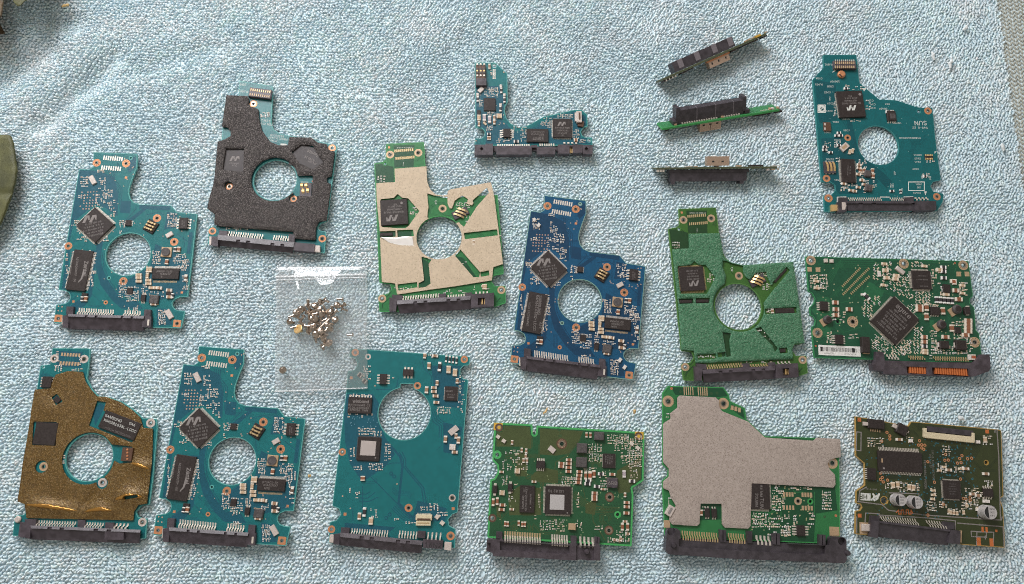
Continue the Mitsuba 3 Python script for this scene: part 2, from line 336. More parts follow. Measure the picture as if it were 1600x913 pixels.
    def pins(s, parent, x0, y0, x1, y1, n, dx, dy, w=0.45, z1=1.2, m='tin', name='contact', pit=None):
        """gull-wing contacts whose feet stand on the line x0,y0 - x1,y1 and run by dx, dy to the connector"""
        e, v, lu, lv = s.f.axes(x0, y0, math.degrees(math.atan2(y1 - y0, x1 - x0)))
        wid = np.linalg.norm(s.f(x1, y1) - s.f(x0, y0)) / max(1, n - 1) * w
        for i in range(n):
            t = i / max(1, n - 1); x, y = x0 + (x1 - x0) * t, y0 + (y1 - y0) * t
            pts = [(s.f(x, y), 0.14), (s.f(x + dx * .38, y + dy * .38), 0.14), (s.f(x + dx * .62, y + dy * .62), z1), (s.f(x + dx, y + dy), z1)]
            add(parent, name, strip(pts, e, wid), m)
def strip(pts, al, w, th=0.00012):
    """a bent flat strip through points (xy, height in mm above the board), w wide along al"""
    vs, f = [], []
    for p, z in pts:
        for a, b in ((-1, 0), (1, 0), (1, -1), (-1, -1)):
            q = p + al * a * w / 2; vs.append([q[0], q[1], ZT + z * MM + b * th])
    n = len(pts)
    for k in range(n - 1):
        for i in range(4):
            a, b = k * 4 + i, k * 4 + (i + 1) % 4; f += [[a, b, b + 4], [a, b + 4, a + 4]]
    f += [[0, 3, 2], [0, 2, 1], [4 * n - 4, 4 * n - 3, 4 * n - 2], [4 * n - 4, 4 * n - 2, 4 * n - 1]]
    return trimesh.Trimesh(vs, f, process=False)
_tx = {}
def text_cached(t, bold):
    if (t, bold) not in _tx: _tx[t, bold] = meshkit.text_mesh(t, 1.0, 0.00003, bold)
    return _tx[t, bold]
OUTLINES = []
def sheet(poly, z0, thick, res, hfn=None, round_edge=0.0002):
    """a limp sheet of the outline poly: top displaced by hfn(x, y), rim rounded down, walls to z0"""
    poly = poly.buffer(0).simplify(0.00004)
    polys = list(getattr(poly, 'geoms', [poly])); ms = []
    for p in polys:
        if p.area < 1e-7: continue
        rings = [p.exterior] + list(p.interiors); B, loops = [], []
        for r in rings:
            n = max(8, int(r.length / res)); q = [r.interpolate(i * r.length / n).coords[0] for i in range(n)]
            q = []
            cs = list(r.coords)
            for (xa, ya), (xb, yb) in zip(cs[:-1], cs[1:]):
                k = max(1, int(math.hypot(xb - xa, yb - ya) / res)); q += [(xa + (xb - xa) * i / k, ya + (yb - ya) * i / k) for i in range(k)]
            loops.append((len(B), len(q))); B += q
        x0, y0, x1, y1 = p.bounds; ins = p.buffer(-res * 0.6)
        gx, gy = np.meshgrid(np.arange(x0, x1, res), np.arange(y0, y1, res * 0.87)); gx[1::2] += res / 2
        import shapely
        pts = np.c_[gx.ravel(), gy.ravel()]; I = pts[shapely.contains_xy(ins, pts[:, 0], pts[:, 1])]
        A = np.vstack([B, I]) if len(I) else np.array(B)
        tri = Delaunay(A).simplices; cen = A[tri].mean(1); tri = tri[shapely.contains_xy(p, cen[:, 0], cen[:, 1])]
        aa = A[tri]; d1, d2 = aa[:, 1] - aa[:, 0], aa[:, 2] - aa[:, 0]; sg = d1[:, 0] * d2[:, 1] - d1[:, 1] * d2[:, 0]; tri = tri[np.abs(sg) > 1e-14]; sg = sg[np.abs(sg) > 1e-14]
        tri[sg < 0] = tri[sg < 0][:, ::-1]
        z = np.full(len(A), z0 + thick)
        if hfn is not None: z = z + hfn(A[:, 0], A[:, 1])
        nb = len(B); z[:nb] -= round_edge
        V = np.vstack([np.c_[A, z], np.c_[np.array(B), np.full(nb, z0)]]); F = [tri]
        for o, k in loops:
            i = np.arange(k); j = (i + 1) % k
            F.append(np.stack([o + i, o + j, len(A) + o + j], 1)); F.append(np.stack([o + i, len(A) + o + j, len(A) + o + i], 1))
        ms.append(trimesh.Trimesh(V, np.vstack(F), process=False))
    return cat(ms)
# ------------------------------------------------------------------ the small-drive connector: back edge line L-R at its top shelf, shelf depth hs, sloping front to depth hf
def slim_connector(b, L, R, hs, hf, ztop=2.6, zfront=0.1, slots=(), posts=(), name='connector', m='plastic_black'):
    m = 'plastic_dark' if b.mask in ('deep', 'dark') else m
    (lx, ly), (rx, ry) = L, R; d = math.hypot(rx - lx, ry - ly); ux, uy = (rx - lx) / d, (ry - ly) / d; vx, vy = -uy, ux
    p = lambda t, q: (lx + ux * t * d + vx * q, ly + uy * t * d + vy * q)
    shelf = b.hull([(*p(0, 0), ztop - .55), (*p(1, 0), ztop - .55), (*p(0.006, hs), ztop), (*p(.994, hs), ztop), (*p(0, 0), -1.3), (*p(1, 0), -1.3), (*p(0, hs), -1.3), (*p(1, hs), -1.3)])
    band = b.hull([(*p(0, hs * .8), ztop - .75), (*p(1, hs * .8), ztop - .75), (*p(0.012, hf), zfront), (*p(.988, hf), zfront), (*p(0, hs * .8), -1.5), (*p(1, hs * .8), -1.5), (*p(0, hf), -1.5), (*p(1, hf), -1.5)])
    body = shelf + band
    for t, w in slots:      # recesses in the shelf's front edge
        q = [p(t - w / 2, hs * .45), p(t + w / 2, hs * .45), p(t + w / 2, hs * 1.15), p(t - w / 2, hs * 1.15)]
        body = body - b.slab(q, ztop - 0.9, ztop + 1)
    k = b.add(name, body, m)
    for pts, z0, z1 in posts: add(k, 'end_block', b.slab(pts, z0, z1), m)
    return k, p

def hitachi(key, label, fr, mask, var):
    b = Board(key, fr, mask)
    b.board([(243, 30), (433, 44), (431, 105), (412, 150), (396, 195), (392, 225), (397, 250), (412, 270), (438, 280), (575, 290), (602, 324), (690, 334), (641, 722), (605, 722), (585, 730), (573, 745), (573, 762), (583, 778), (600, 785), (628, 788),
             (609, 868), (480, 860), (52, 822), (64, 738), (105, 733), (122, 722), (128, 703), (122, 684), (105, 672), (76, 668), (178, 105), (222, 110), (240, 98)],
            holes=[(384, 512, 99), (256, 79, 6), (384, 87, 6), (124, 464, 5), (514, 348, 6), (587, 462, 6), (361, 638, 6), (73, 802, 7), (592, 846, 7), (405, 62, 5), (298, 621, 6), (282, 735, 4)])
    b.pour([[(182, 112), (262, 118), (330, 150), (345, 230), (340, 330), (290, 290), (245, 270), (150, 350), (128, 440), (120, 470), (104, 480), (128, 380)],
            [(248, 460), (285, 420), (270, 470), (262, 540), (280, 610), (320, 680), (355, 725), (420, 735), (440, 770), (350, 765), (310, 725), (262, 650), (240, 560)],
            [(395, 58), (430, 60), (428, 100), (400, 130), (392, 120)], [(440, 283), (572, 295), (570, 312), (438, 300)], [(357, 262), (400, 266), (396, 320), (354, 315)],
            [(505, 470), (640, 540), (655, 560), (635, 700), (575, 720), (470, 740), (340, 700), (335, 660), (420, 610), (480, 575), (495, 520)],
            [(560, 322), (602, 330), (600, 395), (545, 400), (555, 350)], [(505, 772), (560, 780), (570, 850), (505, 852)], [(120, 480), (130, 485), (108, 672), (92, 668)], [(210, 490), (248, 490), (220, 700), (190, 745), (155, 770), (130, 745), (205, 690)],
            [(362, 370), (458, 298), (466, 306), (372, 382)], [(655, 420), (668, 422), (655, 520), (642, 518)]])
    b.traces(b.bus(3, 8, 4, [(322, 128), (322, 165), (352, 205), (346, 300)]) + b.bus(3, 9, 3, [(262, 500), (268, 570), (300, 650), (350, 725), (415, 748)]) + [(3, [(420, 290), (425, 300), (365, 365)]), (3, [(600, 425), (655, 470), (650, 500)]), (3, [(470, 330), (520, 320), (545, 335)]), (2, [(220, 690), (262, 735)]), (2, [(240, 660), (258, 680)])], dz=0.05)
    for x, y, r in ((256, 79, 18), (384, 87, 18), (124, 464, 17), (514, 348, 18), (587, 462, 18), (361, 638, 18)): b.ring(x, y, r)
    b.ring(282, 735, 9.5, dots=0, hole=False); b.ring(298, 621, 9, 5, m='edge_' + mask, hole=False, dots=0); b.ring(405, 62, 9, 5, m='edge_' + mask, hole=False, dots=0)
    for x, y in ((73, 802), (592, 846)):
        e, v, lu, lv = b.f.axes(x, y, 5); c = b.f(x, y); g = Polygon([c + e * i * 17 * lu + v * j * 17 * lv for i, j in ((-1, -1), (1, -1), (1, 1), (-1, 1))]).buffer(-.0004).buffer(.0004).difference(Point(*c).buffer(7.5 * lu))
        k = b.add('screw_pad', prism(g, ZT - .0001, ZT + .00006), 'copper'); add(k, 'eyelet', ring_mesh(c, 5.5 * lu, 8.5 * lu, ZT - .0008, ZT + .00012, 16), 'nickel')
    for x, y in ((382, 153), (140, 725), (616, 701)): b.box('test_pad', x, y, 11, 11, 5, 0, 0.06, 'copper')
    b.pads(288, 57, 366, 66, 9, 6, 20); b.pads(278, 102, 358, 112, 9, 6, 20)
    # big quad flat pack and its print
    b.chip(243, 373, 118, 118, 45.5, 'tblr', n=38, lead=9, hgt=1.25, dot=(163, 374, 3))
    b.logo(222, 344, -3, 33, 'print_grey'); b.lines(238, 392, -12, 5, 96, 9, 14, 3)
    # memory
    b.chip(171, 582, 84, 190, 8.5, 'lr', n=30, lead=9, hgt=1.0, dot=(143, 498, 4))
    if var['memory'] == 'swoosh':
        b.text(197, 575, 98, 'Zentel', 17, bold=True); b.text(157, 578, 98, 'A3S56D40GTP -50', 9); b.text(135, 553, 98, var['code'], 9)
        e, v, lu, lv = b.f.axes(178, 600, 0); z = ZT + b.lasth * MM
        pts = [b.f(190, 580, z), b.f(188, 602, z), b.f(181, 622, z), b.f(165, 638, z), b.f(178, 622, z), b.f(184, 602, z)]
        b.add('marking', prism(Polygon(pts).buffer(2 * lu), z - .00001, z + .00002), 'print_grey', b.last)
    else:
        b.text(195, 545, 98, 'SAMSUNG', 13); b.text(176, 582, 98, 'K4H641638Q-LCCC', 12); b.text(196, 640, 98, '237', 12); b.text(142, 590, 98, 'VC1L 1FCZ02ANS', 9)
    # motor driver
    b.chip(547, 612, 116, 50, 3, 't', n=28, lead=11, hgt=0.95); b.pads(494, 645, 592, 650, 27, 2.2, 9, 'dull_gold', 'lead')
    b.text(543, 602, 3, var['drv'][0], 8); b.text(545, 614, 3, var['drv'][1], 8); b.text(530, 626, 3, var['drv'][2], 8)
    # eight-legged chip, small chips, coils
    b.chip(629, 379, 38, 52, 3, 'lr', n=4, lead=12, hgt=1.2); b.lines(629, 382, 93, 2, 36, 5, 8, 4)
    b.chip(388, 367, 26, 26, 3, 'lr', n=3, lead=5, hgt=.8); b.chip(388, 686, 26, 30, 3, 'tb', n=4, lead=5, hgt=.6); b.chip(446, 722, 20, 32, 5, 'tb', n=2, lead=8, hgt=.8); b.chip(190, 697, 26, 14, 5, '', hgt=.8); b.chip(560, 706, 26, 14, 5, 'tb', n=2, lead=7, hgt=.7)
    k = b.box('inductor', 552, 510, 46, 46, 5, 0, 0.7, 'tan_pad', bevel=.15); e, v, lu, lv = b.f.axes(550, 509, 0)
    add(k, 'core', ring_mesh(b.f(549, 510, ZT + .0013), 1e-5, 19 * lu, ZT + .0006, ZT + .0013, 20), 'ferrite')
    k = b.box('inductor', 493, 732, 40, 40, 6, 0, 1.2, 'ferrite', bevel=.35)
    for s in (-1, 1): b.box('terminal', 493 + s * 2, 732 + s * 20, 34, 5, 6, 0, .5, 'tan_pad', parent=k)
    # three-finger spring contact
    k = b.box('spring_contact', 486, 387, 50, 56, 32, 0, 0.7, 'chip_black', bevel=.2)
    for i in (-1, 0, 1):
        cx, cy = 487 + i * -8, 386 + i * 13
        e, v, lu, lv = b.f.axes(cx, cy, 24)
        for dx in (-15, 15): add(k, 'finger', lathe_at(b, cx + dx * .9, cy + dx * .42, 5.5, 0.65, 0.9), var['spring'])
        add(k, 'finger', strip([(b.f(cx, cy) - e * 15 * lu, 1.0), (b.f(cx, cy) - e * 7 * lu, 1.55), (b.f(cx, cy) + e * 7 * lu, 1.55), (b.f(cx, cy) + e * 15 * lu, 1.0)], v, 6.5 * lu), var['spring'])
    for x, y, w, h, a in ((235, 160, 22, 40, -28), (566, 429, 32, 19, -30), (558, 803, 24, 44, -32)) if var['crystals'] else ((190, 148, 13, 16, 35), (208, 172, 13, 18, 35), (566, 429, 32, 19, -30), (550, 780, 14, 20, 35), (570, 812, 14, 20, 35)):
        if var['crystals'] or w > 20: b.box('crystal', x, y, w, h, a, .05, .85, 'crystal_can', bevel=.1)
        else: b.part(x, y, w, h, a, 'white')
    b.parts('tan', 26, 13, 3, [(428, 626), (428, 643), (428, 612), (470, 640), (470, 656), (503, 676), (484, 676)])
    b.parts('tan', 13, 26, 3, [(468, 590), (481, 590), (466, 618)]); b.parts('cap', 26, 14, 6, [(516, 678), (560, 690), (560, 722), (490, 752)]); b.parts('brown', 15, 24, 5, [(194, 716), (552, 556), (606, 500)])
    b.parts('res', 12, 22, 5, [(178, 716), (590, 500), (634, 636), (574, 716)]); b.part(634, 634, 13, 30, 6, 'cap')
    for a in ((183, 140, 218, 192, 14), (262, 150, 296, 205, 11), (276, 205, 326, 248, 24), (245, 225, 300, 292, 16), (300, 255, 334, 335, 13), (345, 350, 376, 386, 12), (558, 328, 602, 392, 20), (642, 350, 656, 392, 5), (490, 500, 526, 566, 22), (582, 520, 640, 566, 20),
              (606, 545, 652, 590, 14), (620, 600, 645, 690, 12), (340, 645, 375, 715, 20), (375, 705, 430, 735, 12), (402, 665, 430, 712, 8), (440, 655, 465, 712, 10), (508, 778, 545, 850, 24), (214, 490, 246, 600, 20), (205, 610, 232, 660, 10), (345, 395, 360, 420, 2),
              (162, 392, 205, 448, 12), (140, 345, 175, 372, 7), (110, 500, 124, 670, 15), (170, 225, 205, 245, 5), (480, 690, 540, 720, 8), (268, 425, 300, 450, 6), (378, 762, 425, 780, 6), (258, 110, 290, 128, 5), (600, 572, 640, 600, 8)): b.cluster(*a)
    b.vias([(x + (y - 200) * -.12, y) for x in range(190, 262, 13) for y in range(215, 300, 13) if b.rs.random() < .8], 3)
    b.scatter_vias(150, 330, 620, 760, 60); b.scatter_vias(300, 50, 440, 320, 18); b.scatter_vias(560, 330, 680, 440, 16); b.vias([(75, 745), (90, 748), (73, 765), (88, 768)], 3.2)
    # connector
    k, p = slim_connector(b, (118, 790), (452, 812), 14, 62, ztop=2.9, slots=((.23, .035), (.36, .035), (.70, .035), (.83, .035)))
    for pts, z in (([(112, 752), (142, 754), (139, 792), (109, 790)], 1.6), ([(452, 780), (480, 782), (478, 814), (449, 812)], 1.8), ([(92, 796), (122, 790), (116, 852), (92, 850)], 1.5), ([(448, 812), (482, 814), (478, 866), (440, 862)], 2.0)):
        add(k, 'end_block', b.slab(pts, -.8, z), 'plastic_black')
    add(k, 'solder_clip', b.slab([(90, 795), (97, 795), (95, 835), (88, 833)], -.2, 1.0), 'tin'); add(k, 'solder_clip', b.slab([(466, 830), (474, 830), (471, 858), (463, 857)], -.2, 2.3), 'tin')
    b.pins(k, 167, 756, 314, 771, 15, -1, 40, w=.55, z1=1.7); b.pins(k, 368, 774, 432, 781, 7, -2, 38, w=.55, z1=1.7)
    if var.get('stamp'): b.lasth = 0; b.text(*var['stamp'])
    b.done(); return b
def lathe_at(b, x, y, r, z0, h, n=12):
    e, v, lu, lv = b.f.axes(x, y, 0); c = b.f(x, y); R = r * lu
    m = lathe([(0, 0), (R, 0), (R, h * .6 * MM), (R * .7, h * MM), (0, h * MM)], n); m.apply_translation([*c, ZT + z0 * MM]); return m

F1, F2, F3, F4 = Frame(70, 220, 260 / 766), Frame(310, 110, 230 / 700), Frame(570, 210, 230 / 724), Frame(720, 80, 220 / 1116)
FE, F8, F9, F10, F11 = Frame(1010, 40, 220 / 773), Frame(1250, 70, 240 / 783), Frame(780, 290, 250 / 713), Frame(1030, 310, 250 / 761), Frame(1240, 380, 320 / 1270)
F12, F13, F14, F15, F16, F17 = Frame(0, 530, 260 / 698), Frame(220, 530, 270 / 725), Frame(490, 530, 270 / 704), Frame(740, 640, 290 / 1059), Frame(1010, 580, 330 / 942), Frame(1310, 630, 280 / 1023)
H13 = [(256, 79), (124, 464), (73, 802), (592, 846), (588, 462), (514, 348), (384, 87), (361, 638)]
F1h = F13.fit(F1, H13, [(240, 100), (113, 484), (65, 818), (609, 843), (593, 467), (514, 358), (374, 104), (362, 648)])
F9h = F13.fit(F9, H13, [(215, 93), (105, 452), (66, 771), (582, 843), (557, 478), (480, 366), (340, 108), (342, 632)])
PCB = 'drive_circuit_board'
KEY = {}
def new(tag, label, group=None):
    KEY[tag] = thing(PCB, label, 'circuit board', group); return KEY[tag]
K13 = new(13, 'teal circuit board with tilted square chip, lying right beside the gold film covered board')
K1 = new(1, 'teal circuit board with tilted square chip, lying left below the black foam covered board')
K9 = new(9, 'bright blue circuit board with a round hole and a tilted square chip')
hitachi(K13, '', F13, 'teal', dict(memory='swoosh', code='1123DA2', drv=('DT3AC2-3P', 'R3A3/32X7', 'MTD'), spring='dull_gold', crystals=True))
hitachi(K1, '', F1h, 'teal', dict(memory='swoosh', code='123DN 4223M7', drv=('MRAW-7L33', 'TLS2417', '8'), spring='dull_gold', crystals=True, stamp=None))
hitachi(K9, '', F9h, 'blue', dict(memory='S', drv=('2NWD2-0P', 'A04/EDO7', 'MTD'), spring='dull_gold', crystals=False))

# ------------------------------------------------------------------ black foam covered board
def foam_board():
    k0 = new(2, 'teal circuit board covered by a black foam pad with two cut-out windows'); b = Board(k0, F2, 'teal')
    b.board([(195, 50), (268, 62), (355, 76), (346, 250), (358, 283), (392, 303), (530, 330), (660, 357), (648, 440), (632, 560), (612, 715), (580, 728), (566, 748), (578, 762), (607, 768), (600, 868), (45, 828), (50, 745), (85, 742), (95, 720), (85, 700), (55, 655), (85, 500), (110, 330), (122, 215), (145, 130), (190, 122)],
            holes=[(365, 522, 99), (262, 160, 8), (148, 553, 8), (453, 612, 7), (636, 370, 8), (67, 765, 8), (589, 801, 8)])
    fo = b.P([(137, 124), (238, 128), (246, 152), (252, 176), (272, 184), (288, 190), (292, 240), (306, 292), (345, 345), (385, 362), (428, 362), (436, 322), (540, 325), (572, 350), (612, 356), (618, 378), (635, 390), (650, 388), (640, 470), (635, 508), (614, 514), (614, 538), (633, 546), (612, 720), (576, 722), (562, 750), (558, 812), (455, 804), (455, 772), (100, 745), (80, 735), (84, 690), (46, 662), (60, 600), (78, 540), (96, 345), (130, 334), (158, 318), (158, 292), (140, 276), (116, 274)])
    fo = fo.buffer(-.0004).buffer(.0008).buffer(-.0004)
    for c in ((365, 522, 107), (262, 160, 20), (148, 553, 20), (453, 612, 19)): fo = fo.difference(b.circ(*c))
    for q in ([(137, 380), (218, 380), (213, 484), (122, 476)], [(450, 393), (490, 361), (545, 365), (572, 413), (596, 440), (545, 472), (488, 446)], [(458, 508), (544, 508), (539, 600), (455, 600)]): fo = fo.difference(b.P(q).buffer(.0003))
    c0 = F2(190, 205); r0 = F2(90, 535); r1 = F2(250, 550)
    def h(x, y):
        bump = 0.0009 * np.exp(-((x - c0[0]) ** 2 + (y - c0[1]) ** 2) / .003 ** 2)
        d = np.abs((y - r0[1]) - (x - r0[0]) * (r1[1] - r0[1]) / (r1[0] - r0[0])); ridge = .0006 * np.exp(-(d / .0012) ** 2) * np.clip((F2(290, 540)[0] - x) / .012, 0, 1)
        return bump + ridge + .0003 * (meshkit.noise(np.stack([x * 110, y * 110, x * 0], -1)) - .5)
    b.add('foam_pad', sheet(fo, ZT + .0004, .0014, .0011, h, .0005), 'foam_black', smooth=40, label='black foam pad')
    b.chip(168, 430, 100, 110, 2, '', hgt=.45, m='chip_grey'); b.logo(173, 420, 180, -24); b.text(170, 443, 183, '88i9045', 8); b.text(172, 453, 183, 'TFJ1', 7)
    b.chip(520, 418, 150, 112, 18, '', hgt=.45, m='chip_grey'); b.text(545, 395, 205, 'Zentel', 15); b.text(528, 420, 205, 'A3R12E', 10); b.text(540, 438, 205, 'EN 205', 9)
    kk = b.box('spring_contact', 510, 568, 56, 64, 0, 0, .7, 'plastic_black')
    for x, y in ((494, 550), (514, 550), (500, 577), (522, 574)): add(kk, 'finger', strip([(b.f(x, y - 11), .75), (b.f(x, y - 4), 1.25), (b.f(x, y + 4), 1.25), (b.f(x, y + 11), .75)], np.array([1., 0]), .0012), 'gold')
    hdr = b.box('header', 293, 108, 106, 44, 7, 0, 1.8, 'plastic_black', bevel=.2)
    for r, (y0, y1) in enumerate(((90, 101), (112, 129))):
        for i in range(10): add(hdr, 'contact', bev(b, 250 + i * 10 - r * 4, y0 + i * 1.2 + 2, 4, 11, 7, .2, 2.05), 'tan_pad' if r else 'dull_gold')
    for x, y, r in ((262, 160, 18), (148, 553, 18), (453, 612, 17), (636, 370, 18), (67, 765, 18), (589, 801, 18)): b.ring(x, y, r, r * .55, dots=0)
    b.lasth = 0
    for x, y, t, hh in ((212, 68, '299', 12), (212, 100, 'PJ801', 11), (320, 240, 'I.2M 2', 10), (325, 256, 'TDK 295', 10), (375, 312, '01208E00', 9), (378, 324, 'PBG31302489', 9), (350, 334, 'P5N028', 9)): b.text(x, y, 187, t, hh, 'print_white', b.key)
    b.cluster(292, 198, 338, 225, 10)
    b.box('test_outline', 405, 354, 30, 10, 5, 0, .04, 'print_white')
    b.text(505, 532, 0, 'P2701', 8, 'print_white', b.key)
    k, p = slim_connector(b, (92, 782), (456, 818), 24, 52, ztop=2.8, slots=((.26, .05), (.39, .05), (.71, .05), (.84, .05)))
    add(k, 'end_block', b.slab([(62, 790), (95, 790), (92, 838), (62, 832)], -.8, 2.0), 'plastic_black'); add(k, 'end_block', b.slab([(458, 818), (554, 826), (550, 864), (452, 856)], -1, 2.5), 'plastic_black')
    add(k, 'end_block', b.slab([(98, 762), (138, 764), (136, 786), (97, 784)], -.2, 1.7), 'plastic_black'); add(k, 'end_block', b.slab([(430, 778), (458, 782), (456, 820), (428, 816)], -.2, 1.9), 'plastic_black')
    add(k, 'solder_clip', b.slab([(52, 790), (62, 790), (60, 830), (50, 828)], -.2, 1.6), 'crystal_can'); add(k, 'solder_clip', b.slab([(556, 832), (578, 834), (576, 864), (552, 862)], -.2, 1.9), 'crystal_can')
    b.pins(k, 148, 766, 306, 780, 15, -1, 26, z1=1.4); b.pins(k, 362, 784, 430, 790, 7, -1, 26, z1=1.4)
    b.cluster(130, 748, 250, 762, 8); b.vias([(545, 528)], 6, (.5, .12, .05)); b.done()
def bev(b, x, y, w, h, ang, z0, z1):
    e, v, lu, lv = b.f.axes(x, y, ang); return bevel_box(b.f(x, y, ZT + z1 * MM), e, v, w * lu, h * lv, ZT + z0 * MM, ZT + z1 * MM, .00005)
foam_board()

# ------------------------------------------------------------------ two green boards of one make: beige foil cover, green felt cover
H10 = [(115, 103), (247, 96), (379, 369), (124, 803), (682, 769)]
F3h = F10.fit(F3, H10, [(125, 98), (262, 91), (381, 367), (90, 808), (669, 768)])
def felt_board(key, fr, cover):
    b = Board(key, fr, 'moss' if cover == 'felt' else 'green')
    b.board([(92, 50), (270, 44), (285, 168), (298, 240), (312, 280), (345, 308), (395, 318), (633, 305), (652, 430), (688, 690), (642, 698), (632, 725), (650, 750), (700, 748), (707, 832), (660, 848), (170, 868), (115, 866), (105, 788), (150, 780), (165, 757), (155, 732), (105, 725), (90, 580), (60, 300), (43, 145), (80, 138), (96, 125)],
            holes=[(376, 515, 110), (115, 103, 8), (247, 96, 8), (379, 369, 7), (124, 803, 8), (682, 769, 8), (94, 146, 7)])
    b.pour([[(50, 150), (85, 150), (135, 165), (140, 238), (62, 240)], [(130, 60), (225, 60), (228, 165), (140, 165)], [(300, 610), (340, 640), (345, 760), (300, 760)], [(450, 600), (490, 610), (570, 720), (530, 730)], [(95, 480), (240, 480), (240, 505), (95, 505)]])
    b.traces([(4, [(130, 800), (150, 790), (165, 770)]), (4, [(128, 850), (128, 830), (160, 800)])] + b.bus(3, 9, 4, [(310, 620), (325, 660), (320, 760)]) + b.bus(3, 8, 3, [(185, 130), (185, 165)]) + [(5, [(665, 825), (680, 808)])], suffix='_pour')
    for x, y in H10: b.ring(x, y, 19, 10, m='tan_pad', dots=0)
    b.pads(137, 86, 220, 80, 10, 5.5, 13, 'dull_gold', ang=0); b.pads(145, 122, 228, 116, 10, 5.5, 13, 'dull_gold', ang=0)
    b.lasth = 0; b.text(346, 338, 180, '3', 17, 'print_white', b.key); b.box('test_pad', 108, 68, 10, 10, 0, 0, .05, 'copper'); b.lines(183, 70, 0, 1, 110, 6, 5, 8, 'print_white', .02); b.lines(180, 150, 90, 1, 24, 8, 5, 9, 'print_white', .02)
    # spring contact
    kk = b.box('spring_contact', 468, 392, 40, 74, 62, 0, .8, 'plastic_black', bevel=.15)
    for i in (-1, 0, 1):
        cx, cy = 466 + i * 9, 393 + i * -13
        e, v, lu, lv = b.f.axes(cx, cy, 22); q = b.f(cx, cy)
        add(kk, 'finger', strip([(q - e * 26 * lu, .8), (q - e * 10 * lu, 1.5), (q + e * 12 * lu, 1.5), (q + e * 28 * lu, .7)], v, 9 * lu), 'gold' if cover == 'felt' else 'dull_gold')
    b.cluster(440, 340, 510, 372, 18, ang=20); b.cluster(490, 405, 530, 440, 8); b.cluster(500, 526, 545, 548, 6); b.cluster(60, 205, 100, 240, 8); b.cluster(180, 745, 262, 762, 8); b.cluster(462, 625, 545, 720, 10); b.cluster(550, 745, 625, 770, 6); b.cluster(655, 380, 668, 520, 8); b.cluster(225, 360, 262, 400, 8)
    b.cluster(410, 765, 520, 785, 8)
    b.chip(598, 535, 90, 22, -1, 'tb', n=12, lead=2, hgt=.7); b.part(540, 536, 12, 22, 0, 'cap'); b.chip(576, 366, 84, 14, -48, '', hgt=.6); b.chip(125, 491, 60, 14, -1, '', hgt=.6); b.chip(205, 489, 60, 14, -1, '', hgt=.6) if cover == 'felt' else None
    b.chip(588, 724, 26, 16, -2, '', hgt=.6)
    # big chip upside down
    if cover == 'felt':
        b.chip(156, 382, 116, 114, -3, 'tblr', n=30, lead=9, hgt=1.25, pinm='dull_gold')
        b.logo(165, 405, 177, 26); b.lasth = 1.25; b.lines(158, 365, -3, 4, 72, 8, 13, 11)
    else:
        b.chip(158, 384, 126, 122, -3, '', hgt=1.4, m='chip_black', dot=(190, 340, 6)); b.logo(150, 413, 177, 30, 'print_grey')
        b.text(156, 385, 177, '88i9045-NHJ2', 9); b.text(158, 371, 177, 'PAMN344AB', 8); b.text(160, 357, 177, '1042 B0P A', 8); b.text(162, 346, 177, 'TW', 8)
    # connector
    k, p = slim_connector(b, (205, 815), (552, 797), 20, 62, ztop=2.9, slots=((.26, .05), (.40, .05), (.71, .05), (.85, .05)))
    for pts, z in (([(168, 798), (205, 812), (203, 868), (172, 868)], 2.4), ([(553, 790), (660, 784), (664, 850), (556, 856)], 2.6), ([(176, 786), (226, 790), (224, 812), (180, 812)], 1.7), ([(395, 786), (430, 784), (430, 806), (395, 808)], 1.7), ([(520, 782), (552, 780), (552, 800), (522, 802)], 1.7)):
        g = b.slab(pts, -1.0, z)
        if pts[0][0] == 553: g = g - b.slab([(592, 808), (624, 806), (626, 840), (594, 842)], .4, 4)
        add(k, 'end_block', g, 'plastic_black')
    for x in (602, 614): add(k, 'contact', b.slab([(x - 3, 812), (x + 3, 812), (x + 4, 838), (x - 2, 838)], .5, 1.5), 'gold')
    b.pins(k, 224, 793, 388, 782, 15, 1, 22, w=.5, z1=1.7, m='dull_gold' if cover == 'felt' else 'tin'); b.pins(k, 434, 790, 508, 786, 7, 1, 20, w=.5, z1=1.7, m='dull_gold' if cover == 'felt' else 'tin'); b.pins(k, 564, 776, 616, 774, 4, 1, 20, w=.4, z1=1.7)
    if cover == 'felt':
        dm = lathe_at(b, 527, 783, 10, .1, 1.2); b.add('solder_blob', dm, 'nickel', smooth=40)
    else: b.part(606, 752, 22, 26, 0, 'tan')
    b.lasth = 2.9
    # cover
    if cover == 'felt':
        c = b.P([(138, 172), (285, 168), (298, 240), (304, 280), (322, 298), (345, 309), (395, 320), (633, 305), (652, 430), (688, 690), (642, 692), (630, 712), (632, 766), (172, 786), (162, 726), (105, 722), (88, 500), (60, 245), (140, 240)])
        hol = [[(302, 300), (320, 302), (345, 314), (395, 324), (396, 355), (410, 380), (430, 390), (450, 430), (420, 440), (310, 412), (316, 370), (300, 330)], [(428, 392), (455, 358), (505, 352), (515, 385), (528, 415), (500, 480), (470, 470), (440, 420)],
               [(537, 405), (603, 330), (617, 345), (552, 424)], [(552, 420), (540, 408), (500, 440), (480, 490), (494, 497)], [(500, 528), (648, 520), (650, 545), (503, 552)], [(92, 482), (158, 480), (160, 500), (95, 503)], [(172, 478), (238, 476), (235, 498), (172, 500)],
               [(300, 640), (338, 645), (330, 680), (338, 750), (318, 755), (310, 700)], [(180, 747), (265, 742), (268, 762), (182, 768)], [(275, 738), (312, 733), (312, 752), (278, 756)], [(455, 622), (480, 614), (560, 715), (548, 730), (536, 700)], [(568, 716), (605, 712), (608, 735), (572, 738)],
               [(86, 326), (148, 321), (165, 302), (184, 320), (219, 321), (264, 380), (224, 455), (100, 455)]]
        for q in hol: c = c.difference(b.P(q).buffer(.00015))
        c = c.difference(b.circ(376, 515, 121))
